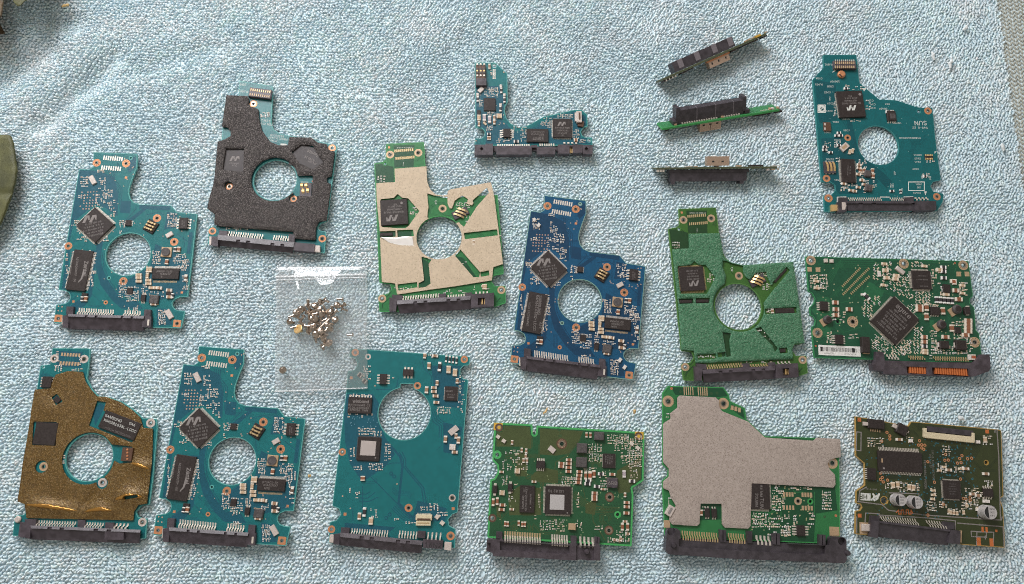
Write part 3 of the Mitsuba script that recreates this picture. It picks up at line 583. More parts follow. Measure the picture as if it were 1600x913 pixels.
        b.add('felt_cover', sheet(c, ZT + .0003, .0010, .0009, lambda x, y: .0003 * (meshkit.noise(np.stack([x * 160, y * 160, x * 0], -1)) - .5) + .00028 * (meshkit.noise(np.stack([x * 1400, y * 1400, x * 0 + 3], -1)) - .5), .0004), 'felt_green', smooth=50, label='green felt cover')
    else:
        b.f = F3
        c = b.P([(147, 172), (303, 160), (308, 238), (322, 275), (350, 300), (385, 304), (408, 300), (408, 282), (420, 274), (620, 238), (635, 300), (652, 430), (680, 640), (632, 655), (625, 720), (440, 750), (290, 770), (160, 790), (150, 735), (85, 728), (75, 480), (60, 330), (57, 243), (150, 238)])
        hol = [[(310, 296), (340, 306), (380, 310), (405, 312), (405, 345), (415, 368), (440, 372), (470, 430), (440, 440), (310, 410), (316, 360)], [(430, 372), (445, 330), (480, 306), (505, 322), (498, 345), (540, 360), (500, 430), (487, 455), (470, 440)],
               [(532, 330), (600, 268), (608, 290), (548, 358)], [(535, 345), (548, 358), (490, 450), (480, 430)], [(490, 490), (648, 472), (652, 497), (495, 516)], [(78, 482), (150, 480), (150, 504), (80, 508)], [(162, 476), (235, 474), (240, 500), (165, 505)],
               [(282, 607), (326, 618), (312, 640), (322, 735), (300, 750), (268, 755), (268, 735), (295, 722)], [(445, 597), (470, 572), (555, 670), (560, 702), (535, 702)], [(570, 682), (608, 674), (610, 694), (573, 700)], [(165, 742), (255, 731), (256, 752), (168, 768)],
               [(82, 324), (145, 318), (163, 299), (184, 318), (212, 320), (266, 380), (214, 452), (200, 462), (160, 462), (88, 456)]]
        for q in hol: c = c.difference(b.P(q).buffer(.00025))
        c = c.difference(b.circ(366, 510, 109)).buffer(-.0002).buffer(.0002)
        b.add('foil_cover', sheet(c, ZT + .0004, .0004, .0016, lambda x, y: .00025 * (meshkit.noise(np.stack([x * 90, y * 90, x * 0], -1)) - .5), .00005), 'foil_beige', smooth=40, label='speckled beige film cover')
        t = b.P([(80, 509), (158, 512), (205, 505), (236, 508), (242, 555), (160, 545), (120, 535)])  # outline of the painted glare, laid on as a thin sheet
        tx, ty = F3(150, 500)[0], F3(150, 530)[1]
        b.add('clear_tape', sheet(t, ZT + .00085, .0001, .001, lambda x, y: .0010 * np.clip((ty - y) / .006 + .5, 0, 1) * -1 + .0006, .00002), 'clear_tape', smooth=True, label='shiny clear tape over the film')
        b.f = fr
    b.done()
K3 = new(3, 'green circuit board under a beige speckled film cover')
K10 = new(10, 'green circuit board under a fuzzy green felt cover')
felt_board(K3, F3h, 'foil'); felt_board(K10, F10, 'felt')
# ------------------------------------------------------------------ small L-shaped teal board
def ell_board():
    b = Board(new(4, 'small L-shaped teal circuit board with a black connector along its lower edge'), F4, 'teal')
    b.board([(112, 92), (272, 91), (368, 178), (370, 405), (352, 435), (346, 475), (360, 530), (395, 575), (450, 602), (510, 600), (560, 575), (650, 523), (900, 466), (960, 466), (1002, 505), (1005, 595), (970, 605), (952, 640), (962, 670), (985, 683), (1043, 687), (1043, 790), (108, 790), (112, 695), (165, 692), (190, 670), (190, 635), (170, 612), (115, 605)],
            holes=[(267, 115, 17), (1017, 708, 14)], cuts=[[(258, 752), (280, 752), (280, 792), (258, 792)], [(562, 752), (602, 752), (602, 792), (562, 792)], [(748, 752), (768, 752), (768, 792), (748, 792)]])
    b.pour([[(120, 280), (300, 280), (345, 360), (330, 560), (420, 640), (600, 600), (720, 520), (900, 480), (990, 520), (990, 590), (940, 640), (950, 690), (1030, 695), (1030, 735), (200, 735), (200, 620), (125, 590)]])
    b.traces(b.bus(4, 12, 4, [(440, 630), (560, 605), (700, 530), (880, 490)]) + [(4, [(250, 500), (260, 560), (300, 600)]), (4, [(320, 540), (380, 600), (450, 640)])], '')
    b.chip(805, 611, 150, 148, 1, 'tblr', n=26, lead=8, hgt=1.0); b.logo(800, 578, 0, 34); b.text(806, 608, 1, '88i1042-NM2', 12); b.text(806, 630, 1, '1Y000HJ A1', 11); b.text(806, 650, 1, '1346 A1P', 11); b.text(806, 668, 1, 'TW', 9)
    b.chip(607, 668, 172, 104, 1, '', hgt=1.0); b.text(612, 695, 181, 'ESMT', 22); b.text(608, 660, 181, 'M12L16161A', 11); b.text(610, 640, 181, '57G2J1512 1', 11); b.text(640, 672, 181, 'AC02Z', 9)
    b.chip(365, 648, 58, 66, 1, 'lr', n=4, lead=26, hgt=1.3); b.chip(228, 421, 94, 98, 0, 'tb', n=12, lead=3, hgt=.9)
    h = b.box('header', 158, 190, 78, 155, 0, 0, 1.5, 'plastic_brown', bevel=.15)
    for x in (131, 158, 185):
        add(h, 'contact', bev(b, x, 155, 18, 46, 0, 1.2, 2.0), 'ferrite')
        for y, m in ((120, 'tin'), (172, 'gold'), (208, 'tin')): add(h, 'contact', lathe_at(b, x, y, 9.5, 1.2, .9), m)
    b.box('header_base', 160, 243, 84, 56, 0, 0, 2.1, 'plastic_black'); b.box('header_base', 163, 268, 70, 10, 0, 0, 1.2, 'plastic_black')
    b.box('crystal', 158, 305, 32, 44, 40, .05, .9, 'crystal_can', bevel=.1)
    k = b.box('socket', 938, 518, 42, 86, 0, 0, 2.2, 'crystal_can', bevel=.1); add(k, 'cavity', bev(b, 942, 515, 14, 58, 0, 2.1, 2.3), 'plastic_brown'); b.box('socket_shell', 952, 575, 48, 42, 10, 0, 1.0, 'plastic_brown'); b.box('socket_shell', 918, 520, 26, 66, 0, 0, 1.4, 'crystal_can')
    for kind, w, h_, a, pts in (('cap', 18, 40, 0, [(227, 120)]), ('res', 18, 42, 0, [(320, 310), (134, 378), (345, 385), (314, 455)]), ('cap', 18, 40, 0, [(144, 575)]), ('tan', 28, 44, 0, [(144, 525)]), ('pale', 26, 54, 0, [(187, 525), (228, 540)]), ('tan', 42, 36, 0, [(305, 512)]), ('cap', 20, 36, 0, [(265, 525), (265, 562)]), ('tan', 16, 30, -40, [(190, 572)]),
                            ('res', 30, 18, 0, [(223, 655)]), ('res', 40, 22, 0, [(440, 714)]), ('brown', 30, 26, 0, [(913, 702)]), ('cap', 14, 30, 0, [(215, 688), (232, 688)]), ('white', 20, 22, 0, [(318, 276), (133, 342), (345, 345), (314, 425)])): b.parts(kind, w, h_, a, pts)
    b.box('inductor', 143, 484, 26, 34, 0, 0, .9, 'chip_black')
    for x in (258, 271): b.pads(x, 148, x, 217, 8, 10, 7, ang=0)
    for a in ((185, 290, 300, 368, 34), (145, 385, 175, 445, 8), (205, 482, 280, 512, 8), (200, 590, 255, 635, 14), (345, 690, 405, 716, 6), (470, 620, 520, 720, 14), (765, 498, 890, 530, 16), (892, 615, 940, 700, 14), (380, 600, 520, 650, 12), (625, 560, 715, 612, 16), (940, 700, 990, 730, 6), (280, 690, 345, 730, 8), (230, 150, 252, 195, 4), (655, 530, 720, 560, 5)): b.cluster(*a, cell=15, L=13, W=6.5)
    b.scatter_vias(120, 290, 340, 600, 20, 4); b.vias([(340, 168), (122, 712), (342, 575), (232, 555)], 6)
    k = b.add('connector', b.slab([(110, 742), (195, 742), (195, 734), (255, 734), (255, 822), (108, 822)], -1, 2.6) - b.hull([(150, 775, 1.2), (180, 775, 1.2), (165, 760, 1.2), (165, 790, 1.2), (150, 775, 3), (180, 775, 3), (165, 760, 3), (165, 790, 3)]), 'plastic_black')
    for q, z in (([(280, 752), (562, 752), (562, 820), (282, 820)], 2.3), ([(602, 756), (748, 756), (748, 818), (604, 818)], 2.3), ([(556, 745), (606, 745), (606, 765), (556, 765)], 1.5), ([(254, 756), (282, 756), (282, 796), (254, 796)], .4), ([(562, 766), (602, 766), (602, 790), (562, 790)], .3), ([(748, 760), (770, 760), (770, 790), (748, 790)], .3), ([(770, 740), (862, 740), (862, 812), (770, 814)], 2.5), ([(886, 740), (964, 740), (964, 806), (886, 806)], 2.5), ([(860, 745), (888, 745), (888, 756), (860, 756)], 2.5), ([(862, 756), (888, 756), (888, 808), (862, 808)], .6)):
        add(k, 'housing', b.slab(q, -1, z), 'plastic_black')
    add(k, 'housing', b.slab([(965, 744), (1045, 744), (1045, 816), (968, 816)], -1, 2.5) - b.hull([(980, 775, 1.2), (1010, 775, 1.2), (995, 758, 1.2), (995, 792, 1.2), (980, 775, 3), (1010, 775, 3), (995, 758, 3), (995, 792, 3)]), 'plastic_black')
    for x in (868, 882): add(k, 'contact', b.slab([(x - 4, 758), (x + 4, 758), (x + 4, 806), (x - 4, 806)], .5, 1.2), 'gold')
    for x, y in ((365, 783), (470, 783), (682, 780)): add(k, 'latch_mark', b.slab([(x - 14, y - 2), (x + 14, y - 2), (x + 14, y + 3), (x - 14, y + 3)], 2.2, 2.36), 'ferrite')
    b.pins(k, 295, 738, 540, 738, 15, 0, 20, w=.6, z1=.7); b.pins(k, 628, 734, 735, 734, 7, 0, 22, w=.6, z1=.7); b.pins(k, 820, 722, 912, 722, 4, 0, 20, w=.5, z1=1.2)
    b.done()
ell_board()

# ------------------------------------------------------------------ dark teal board, upper right
def deep_board():
    b = Board(new(8, 'dark teal circuit board with white print and one copper screw dome below its pin header'), F8, 'deep')
    b.board([(118, 52), (288, 52), (303, 195), (405, 280), (490, 283), (610, 322), (675, 320), (690, 480), (718, 690), (680, 698), (664, 720), (680, 748), (732, 760), (728, 800), (700, 846), (190, 852), (125, 852), (122, 770), (160, 765), (182, 742), (178, 715), (155, 700), (110, 700), (90, 480), (64, 178), (120, 118)],
            holes=[(400, 513, 101), (243, 475, 7), (135, 682, 8), (145, 783, 8), (652, 338, 8), (697, 775, 8), (606, 340, 9)], inset=.18)
    b.pour([[(240, 390), (262, 390), (300, 560), (420, 650), (470, 700), (440, 730), (380, 660), (270, 580)], [(110, 480), (210, 470), (330, 600), (400, 700), (330, 760), (200, 760), (120, 640)], [(75, 180), (180, 200), (190, 380), (100, 400)]])
    b.traces(b.bus(3, 9, 4, [(235, 390), (255, 440), (275, 560), (350, 630), (450, 710)]), '_pour')
    hd = b.box('header', 230, 101, 112, 40, 1, 0, 1.8, 'plastic_black', bevel=.2)
    for y in (92, 113):
        for i in range(10): add(hd, 'contact', bev(b, 182 + i * 10.4, y, 5, 12, 0, .5, 2.1), 'tan_pad' if i % 2 else 'dull_gold')
    for i in range(10): add(hd, 'solder_tail', bev(b, 182 + i * 10.4, 122, 4, 9, 0, 0, .3), 'tin'); add(hd, 'solder_tail', bev(b, 182 + i * 10.4, 80, 4, 8, 0, 0, .3), 'tin')
    s = b.add('screw', lathe_at(b, 208, 155, 19, .1, 1.6, 20), 'copper', smooth=40); add(s, 'drive_slot', bev(b, 208, 155, 20, 4, 45, 1.5, 1.75), 'ink_black')
    b.chip(260, 302, 132, 132, -2, 'l', n=30, lead=3, hgt=1.4, dot=(305, 253, 7)); b.logo(262, 322, 177, 26, 'print_white'); b.text(262, 299, 178, '88-8E4YC-BHG2', 8); b.text(258, 286, 178, 'HBPWBNAB', 8); b.text(260, 273, 178, '1028 A1P A', 8); b.text(256, 262, 178, 'TW', 8)
    b.chip(468, 362, 44, 50, 0, 'tb', n=4, lead=9, hgt=1.1); b.box('chip_lid', 474, 364, 26, 26, 0, .9, 1.25, 'ferrite')
    k = b.box('oscillator', 140, 417, 36, 44, 2, 0, .9, 'plastic_brown'); [b.box('terminal', 128, y, 8, 12, 2, 0, 1.0, 'crystal_can', parent=k) for y in (405, 428)]
    b.box('crystal', 228, 521, 30, 44, 45, .05, .9, 'crystal_can', bevel=.1); b.box('crystal_window', 228, 521, 16, 28, 45, .85, .95, 'tan_pad')
    b.chip(247, 642, 70, 118, 3, 'lr', n=20, lead=9, hgt=1.2); b.lines(250, 640, 93, 2, 60, 6, 12, 21)
    k = b.box('spring_contact', 152, 625, 58, 58, 0, 0, .9, 'plastic_black')
    for i, x in enumerate((134, 151, 168)): add(k, 'finger', strip([(b.f(x - 4, 602), .9), (b.f(x - 1, 615), 1.5), (b.f(x + 2, 632), 1.5), (b.f(x + 5, 648), .9)], b.f.axes(x, 620, 0)[0], .00095), 'gold')
    for x in (134, 151, 168): [add(k, 'solder_tail', bev(b, x, y, 10, 8, 0, 0, .4), 'tin') for y in (596, 655)]
    for x, y, r in ((243, 475, 17), (135, 682, 19), (145, 783, 21), (652, 338, 19), (697, 775, 19)): b.ring(x, y, r, r * .45, dots=0)
    for x, y, w in ((347, 655, 32), (352, 728, 34)):
        k = b.box('inductor', x, y, w, w, 8, 0, 1.4, 'ferrite', bevel=.3); [b.box('terminal', x + s_ * w * .42, y, 7, w * .8, 8, 0, .5, 'tan_pad', parent=k) for s_ in (-1, 1)]
    k = b.box('array_chip', 658, 572, 40, 24, 1, 0, .5, 'chip_black'); [add(k, 'contact', bev(b, 643 + i * 8, 572 + s_ * 9, 5, 8, 0, 0, .55), 'gold') for i in range(5) for s_ in (-1, 1)]
    b.parts('cap', 24, 12, 10, [(303, 628), (303, 612), (300, 660), (318, 690), (330, 712), (280, 745), (225, 708), (262, 742), (300, 726)]); b.parts('brown', 14, 24, 8, [(310, 640), (330, 640), (372, 642), (375, 668)]); b.parts('res', 20, 11, 0, [(200, 448), (188, 462), (210, 462), (128, 520), (126, 535), (158, 548), (200, 512), (236, 222)])
    b.parts('tan', 12, 24, 20, [(270, 540), (256, 545)]); b.part(455, 340, 30, 12, 0, 'res'); b.part(640, 668, 20, 10, 0, 'res'); b.part(515, 748, 10, 20, 0, 'res'); b.part(470, 745, 22, 10, 0, 'res')
    for a in ((295, 585, 340, 705, 16), (205, 702, 335, 758, 22), (120, 495, 185, 555, 12), (180, 575, 208, 605, 6), (225, 205, 320, 235, 8), (165, 290, 190, 370, 9), (332, 280, 360, 335, 6), (325, 690, 395, 735, 12), (620, 655, 665, 680, 8), (180, 488, 215, 515, 6), (255, 380, 310, 400, 5), (640, 590, 690, 604, 4)): b.cluster(*a, cell=13, L=10, W=5)
    b.lasth = 0.02
    W = lambda x, y, t, h=9, a=180: b.text(x, y, a, t, h, 'print_white', b.key)
    for x, y, t in ((145, 102, 'PJ801'), (97, 172, 'C904'), (97, 203, 'PL902'), (155, 213, 'C808'), (140, 243, 'C203'), (178, 188, '100909'), (445, 303, 'C19'), (424, 327, 'C0603'), (495, 400, 'U2001'), (182, 394, 'R901'), (140, 447, 'Y801'), (238, 437, 'C206'), (190, 487, 'C304'), (152, 583, 'PJ701'), (195, 690, 'U2501'), (232, 380, 'C2201'), (600, 563, 'AR015'), (600, 581, 'C613'), (600, 598, 'C611'), (590, 634, 'C029'), (596, 756, 'PJ401'), (372, 305, 'C14'), (372, 323, 'C10'), (362, 285, 'C15'), (150, 338, 'C221'), (155, 300, 'C219'), (378, 660, 'L2'), (380, 715, 'L1'), (230, 725, 'C300')): W(x, y, t)
    for x, y, t in ((483, 655, 'C3F'), (463, 718, 'R32'), (474, 718, 'R33'), (520, 742, 'C41'), (622, 672, 'R34'), (664, 680, 'C52'), (152, 275, 'RP2')): W(x, y, t, 8, 270)
    W(560, 476, 'P5B002439010', 10); W(612, 424, '94V-0  22', 11); W(615, 400, 'SUN', 22)
    gs = [b.P(q) for q in ([(318, 222), (340, 222), (326, 238)], [(162, 143), (182, 122), (182, 134)], [(632, 748), (646, 748), (639, 768)], [(685, 545), (697, 543), (686, 556)])]
    for x0, y0, x1, y1 in ((553, 700, 634, 744), (92, 308, 129, 346)): gs.append(b.P([(x0, y0), (x1, y0), (x1, y1), (x0, y1)]).exterior.buffer(.00022))
    gs += [LineString([b.f(x, y) for x, y in q]).buffer(.0002) for q in ([(190, 805), (190, 778), (235, 776)], [(410, 777), (455, 777)], [(530, 776), (575, 775)], [(98, 338), (124, 316)])]; gs.append(Point(*b.f(110, 327)).buffer(.002).difference(Point(*b.f(112, 328)).buffer(.0009)))
    b.add('silk_print', prism(unary_union(gs), ZT, ZT + .00004), 'print_white'); W(605, 712, 'LABEL', 8); W(607, 728, '100', 8)
    k, p = slim_connector(b, (238, 797), (690, 798), 12, 50, ztop=2.4, zfront=1.2, slots=((.17, .05), (.32, .05), (.77, .05), (.92, .05)))
    for q, z in (([(194, 800), (240, 797), (238, 850), (196, 852)], 2.3), ([(200, 778), (243, 778), (243, 800), (200, 800)], 1.5), ([(534, 778), (580, 776), (580, 800), (534, 800)], 1.5), ([(586, 798), (694, 797), (694, 842), (588, 846)], 2.5)): add(k, 'end_block', b.slab(q, -1, z), 'plastic_dark')
    add(k, 'end_face', b.hull([(213, 802, 2.3), (232, 804, 2.3), (236, 822, 2.3), (214, 842, 2.3), (213, 802, 2.6), (231, 805, 2.6), (236, 822, 2.5), (215, 842, 2.5), (230, 842, 2.3), (229, 841, 2.5)]), 'crystal_can'); add(k, 'solder_clip', b.slab([(158, 816), (193, 816), (193, 845), (160, 848)], 0, 1.2), 'gold')
    b.pins(k, 247, 780, 407, 780, 15, 1, 20, w=.5, z1=1.3); b.pins(k, 460, 780, 530, 780, 7, 1, 20, w=.5, z1=1.3); b.pins(k, 588, 778, 642, 777, 4, 1, 20, w=.5, z1=1.3)
    b.scatter_vias(100, 100, 700, 780, 40, 2, (.20, .35, .33)); b.done()
deep_board()

# ------------------------------------------------------------------ green board with the large tilted chip, right
def emerald_board():
    b = Board(new(11, 'dark green circuit board with white barcode sticker and orange connector fingers'), F11, 'emerald')
    b.board([(75, 82), (1085, 112), (1108, 300), (1112, 328), (1094, 345), (1092, 372), (1120, 400), (1130, 540), (1150, 560), (1165, 690), (1165, 738), (506, 738), (500, 722), (128, 712), (112, 520), (130, 508), (136, 480), (122, 455), (103, 448), (100, 398), (125, 375), (133, 345), (116, 312), (92, 300)],
            holes=[(107, 108, 15), (683, 128, 15), (1052, 138, 15), (148, 557, 17), (366, 488, 14), (1122, 615, 13), (275, 485, 14)])
    b.pour([[(150, 340), (215, 340), (240, 470), (220, 600), (150, 540), (145, 480)], [(470, 240), (560, 300), (520, 380), (420, 330)], [(845, 480), (870, 480), (870, 540), (845, 520)], [(990, 380), (1060, 370), (1060, 400), (1000, 400)], [(110, 410), (180, 405), (190, 450), (130, 440)]])
    b.traces([(3.5, [(x0 + 20, 200 + i * 12), (300 - i * 4, 100 + i * 12), (480 + i * 18, 104 + i * 12), (540, 130 + i * 20)]) for i, x0 in enumerate((190, 195, 200, 205, 210))] + [(3, [(150, 130), (260, 135), (305, 95), (640, 108)]), (3, [(220, 350), (300, 270)]), (3, [(240, 380), (340, 360), (380, 320)]), (3, [(850, 150), (860, 140), (880, 150), (900, 260)]), (4, [(1000, 180), (1010, 130), (960, 120), (760, 118)]), (3, [(860, 330), (740, 360), (720, 320)]), (3, [(130, 610), (220, 560), (330, 550), (420, 520)]), (3, [(500, 690), (540, 640), (600, 660)])], '_pour', .05)
    for x, y, r, ri in ((107, 108, 30, 17), (683, 128, 31, 16), (1052, 138, 30, 17), (148, 557, 31, 18), (366, 488, 34, 15), (1122, 615, 32, 15)): b.ring(x, y, r, ri, m='tan_pad', dots=10)
    for x, y in ((100, 163), (152, 165), (1025, 192), (1076, 192)): b.box('test_pad', x, y, 28, 28, 2, 0, .06, 'tan_pad')
    b.chip(630, 480, 214, 214, 43.5, 'tblr', n=44, lead=12, hgt=1.35); b.text(678, 428, 43, 'agere', 30, 'print_grey'); b.lines(618, 492, 43, 7, 165, 14, 21, 31)
    b.chip(795, 227, 116, 112, 2, 'tblr', n=22, lead=12, hgt=1.2); b.lines(795, 215, 2, 2, 70, 8, 22, 32); b.lines(808, 268, 2, 1, 60, 8, 14, 33)
    for x0, y0, x1, y1 in ((305, 268, 412, 156), (308, 318, 466, 158), (358, 314, 468, 208)):
        n = int(math.hypot(x1 - x0, y1 - y0) / 11); b.pads(x0, y0, x1, y1, n, 6.5, 14, 'dull_gold', 'bare_pad', ang=-45)
    b.traces([(2, [(345 + i * 10, 272 - i * 10), (375 + i * 9, 300 - i * 10)]) for i in range(9)], '_pour')
    b.chip(190, 390, 48, 56, 3, 'lr', n=4, lead=16, hgt=1.3); b.chip(285, 597, 48, 56, 3, 'lr', n=4, lead=18, hgt=1.3); b.chip(880, 420, 56, 48, 5, 'tb', n=4, lead=9, hgt=1.2); b.chip(1020, 540, 38, 38, 3, 'lr', n=4, lead=6, hgt=.8); b.chip(952, 282, 44, 52, 5, '', hgt=1.2)
    b.box('relay', 450, 630, 48, 96, 4, 0, 2.2, 'chip_black', bevel=.15); b.box('relay_foot', 452, 682, 40, 10, 4, 0, .8, 'tan_pad')
    st = b.box('barcode_sticker', 285, 668, 262, 62, 2.5, .02, .10, 'sticker', bevel=.02)
    e, v, lu, lv = b.f.axes(285, 668, 2.5); rnd = random.Random(5); g = []; x = -118
    while x < 118:
        w = rnd.choice([2, 2, 3, 5]); yy = -6; hh = 26
        if -112 < x < 112: g.append(bevel_box(b.f(285, 668, ZT + .0001) + e * (x + w / 2) * lu + v * yy * lv, e, v, w * lu * .9, hh * lv, ZT + .00009, ZT + .00012, .000005))
        x += w + rnd.choice([2, 3, 4])
    for xx in (-112, 85): g.append(bevel_box(b.f(285, 668, ZT + .0001) + e * xx * lu + v * -6 * lv, e, v, 14 * lu, 28 * lv, ZT + .00009, ZT + .000125, .000005))
    add(st, 'bars', cat(g), 'ink_black', kind='stuff'); b.lasth = .1; b.text(220, 684, 2.5, 'U89H6526', 9, 'ink_black', st); b.text(352, 690, 2.5, 'CL7715R79F', 9, 'ink_black', st)
    for x, y, w, a in ((200, 482, 56, -35), (1000, 418, 60, -35), (905, 512, 58, -38)):
        k = b.box('inductor', x, y, w * .85, w * 1.15, a + 90, 0, .6, 'tan_pad'); add(k, 'core', lathe_at(b, x + 3, y - 4, w * .47, .5, 1.9, 18), 'ferrite', smooth=40); add(k, 'core_top', lathe_at(b, x + 3, y - 4, w * .30, 2.3, .3, 14), 'chip_black')
    for x, y, w, h, t in ((938, 630, 56, 46, 908), (1042, 632, 66, 58, 1012)): b.box('diode', x, y, w, h, 3, 0, 2.0, 'chip_black', bevel=.2); b.box('diode_terminal', t, y, 22, 30, 3, 0, 1.2, 'crystal_can', bevel=.2)
    b.box('diode', 1080, 418, 34, 44, 0, 0, 1.6, 'chip_black', bevel=.2); [b.box('diode_terminal', 1080, y, 20, 10, 0, 0, .8, 'tin') for y in (394, 442)]
    b.box('crystal', 664, 168, 62, 24, 38, .05, 1.2, 'crystal_can', bevel=.2); b.part(456, 331, 52, 20, 45, 'res', 1.0)
    b.parts('brown', 46, 24, 3, [(1087, 480), (1087, 503), (1087, 525), (1087, 548), (1070, 570), (785, 392), (785, 413), (1028, 348), (945, 582)]); b.parts('brown', 24, 44, 3, [(930, 420), (985, 527), (828, 455), (828, 398)]); b.parts('brown', 38, 24, 4, [(262, 368), (265, 410), (265, 446), (348, 410), (815, 582), (815, 612), (995, 236), (1008, 293)]); b.parts('res', 19, 40, 3, [(890, 350), (914, 352), (938, 354), (962, 356), (986, 358)])
    b.parts('res', 34, 20, 4, [(932, 150), (932, 175), (935, 215), (815, 640)]); b.parts('tan', 38, 22, 3, [(573, 168), (580, 214), (640, 202), (635, 222), (950, 316), (908, 165)]); b.parts('red', 26, 34, 2, [(1120, 708), (1000, 240)]); b.parts('tan', 34, 16, 8, [(142, 235), (146, 278), (820, 665), (820, 682), (1050, 262), (1050, 310), (565, 128), (560, 260), (815, 142)])
    b.parts('white', 18, 34, 0, [(534, 190), (1095, 708)]); b.parts('pad', 22, 22, 0, [(203, 108), (238, 110)]); b.part(430, 318, 18, 14, 0, 'white')
    for a in ((100, 195, 215, 290, 34), (490, 130, 530, 230, 12), (545, 115, 610, 290, 22), (615, 190, 720, 300, 30), (725, 115, 800, 150, 16), (750, 300, 850, 380, 34), (690, 310, 745, 350, 10), (850, 160, 910, 260, 12), (900, 270, 930, 330, 6), (1020, 240, 1080, 330, 14), (430, 350, 490, 460, 20), (490, 330, 540, 390, 8), (640, 300, 690, 330, 10), (740, 520, 800, 690, 44), (660, 600, 730, 690, 30),
              (500, 560, 590, 690, 34), (200, 550, 240, 620, 12), (340, 560, 400, 600, 14), (480, 600, 520, 660, 8), (850, 540, 890, 690, 16), (980, 480, 1060, 520, 12), (990, 560, 1060, 600, 10), (1060, 580, 1110, 680, 14), (230, 420, 320, 500, 14), (850, 640, 1080, 690, 34), (700, 380, 760, 440, 10), (840, 370, 900, 395, 8), (1000, 330, 1040, 370, 4), (840, 690, 860, 725, 4), (600, 640, 700, 700, 22)): b.cluster(*a, cell=17, L=14, W=7, ang=0 if a[0] < 400 or a[0] > 760 else 45, kinds='ctrtp')
    b.scatter_vias(120, 120, 1080, 690, 130, 4, (.40, .42, .25)); b.vias([(137, 638), (1000, 125)], 6, (.5, .12, .06))
    body = b.slab([(512, 672), (558, 676), (566, 728), (880, 738), (1120, 742), (1160, 690), (1216, 690), (1222, 775), (1212, 795), (1128, 826), (1095, 828), (560, 812), (555, 796), (492, 786), (486, 745), (508, 740)], -1.2, 2.2)
    body = body - b.slab([(714, 762), (838, 768), (842, 812), (718, 806)], .2, 4) - b.slab([(872, 768), (1098, 776), (1104, 826), (876, 814)], .2, 4)
    k = b.add('connector', body, 'plastic_black')
    for x0, x1, y0, n in ((722, 812, 762, 7), (882, 1084, 767, 15)):
        for i in range(n): x = x0 + (x1 - x0) * i / (n - 1); y = y0 + i * (.9 if n > 7 else 1); add(k, 'contact', b.slab([(x - 5, y), (x + 5, y), (x + 9, y + 44), (x - 1, y + 44)], .3, 1.7), 'orange_copper')
    b.lasth = 2.2; b.last = k; b.lines(640, 760, 2, 2, 90, 10, 18, 41, 'ferrite'); b.lines(1050, 752, 2, 1, 90, 10, 18, 42, 'ferrite')
    b.pins(k, 866, 702, 1066, 708, 15, 3, 28, w=.5, z1=1.6, m='dull_gold'); b.pins(k, 712, 698, 798, 701, 7, 3, 26, w=.5, z1=1.6, m='dull_gold'); b.pins(k, 578, 690, 634, 694, 4, 4, 32, w=.55, z1=1.6)
    b.done()
emerald_board()

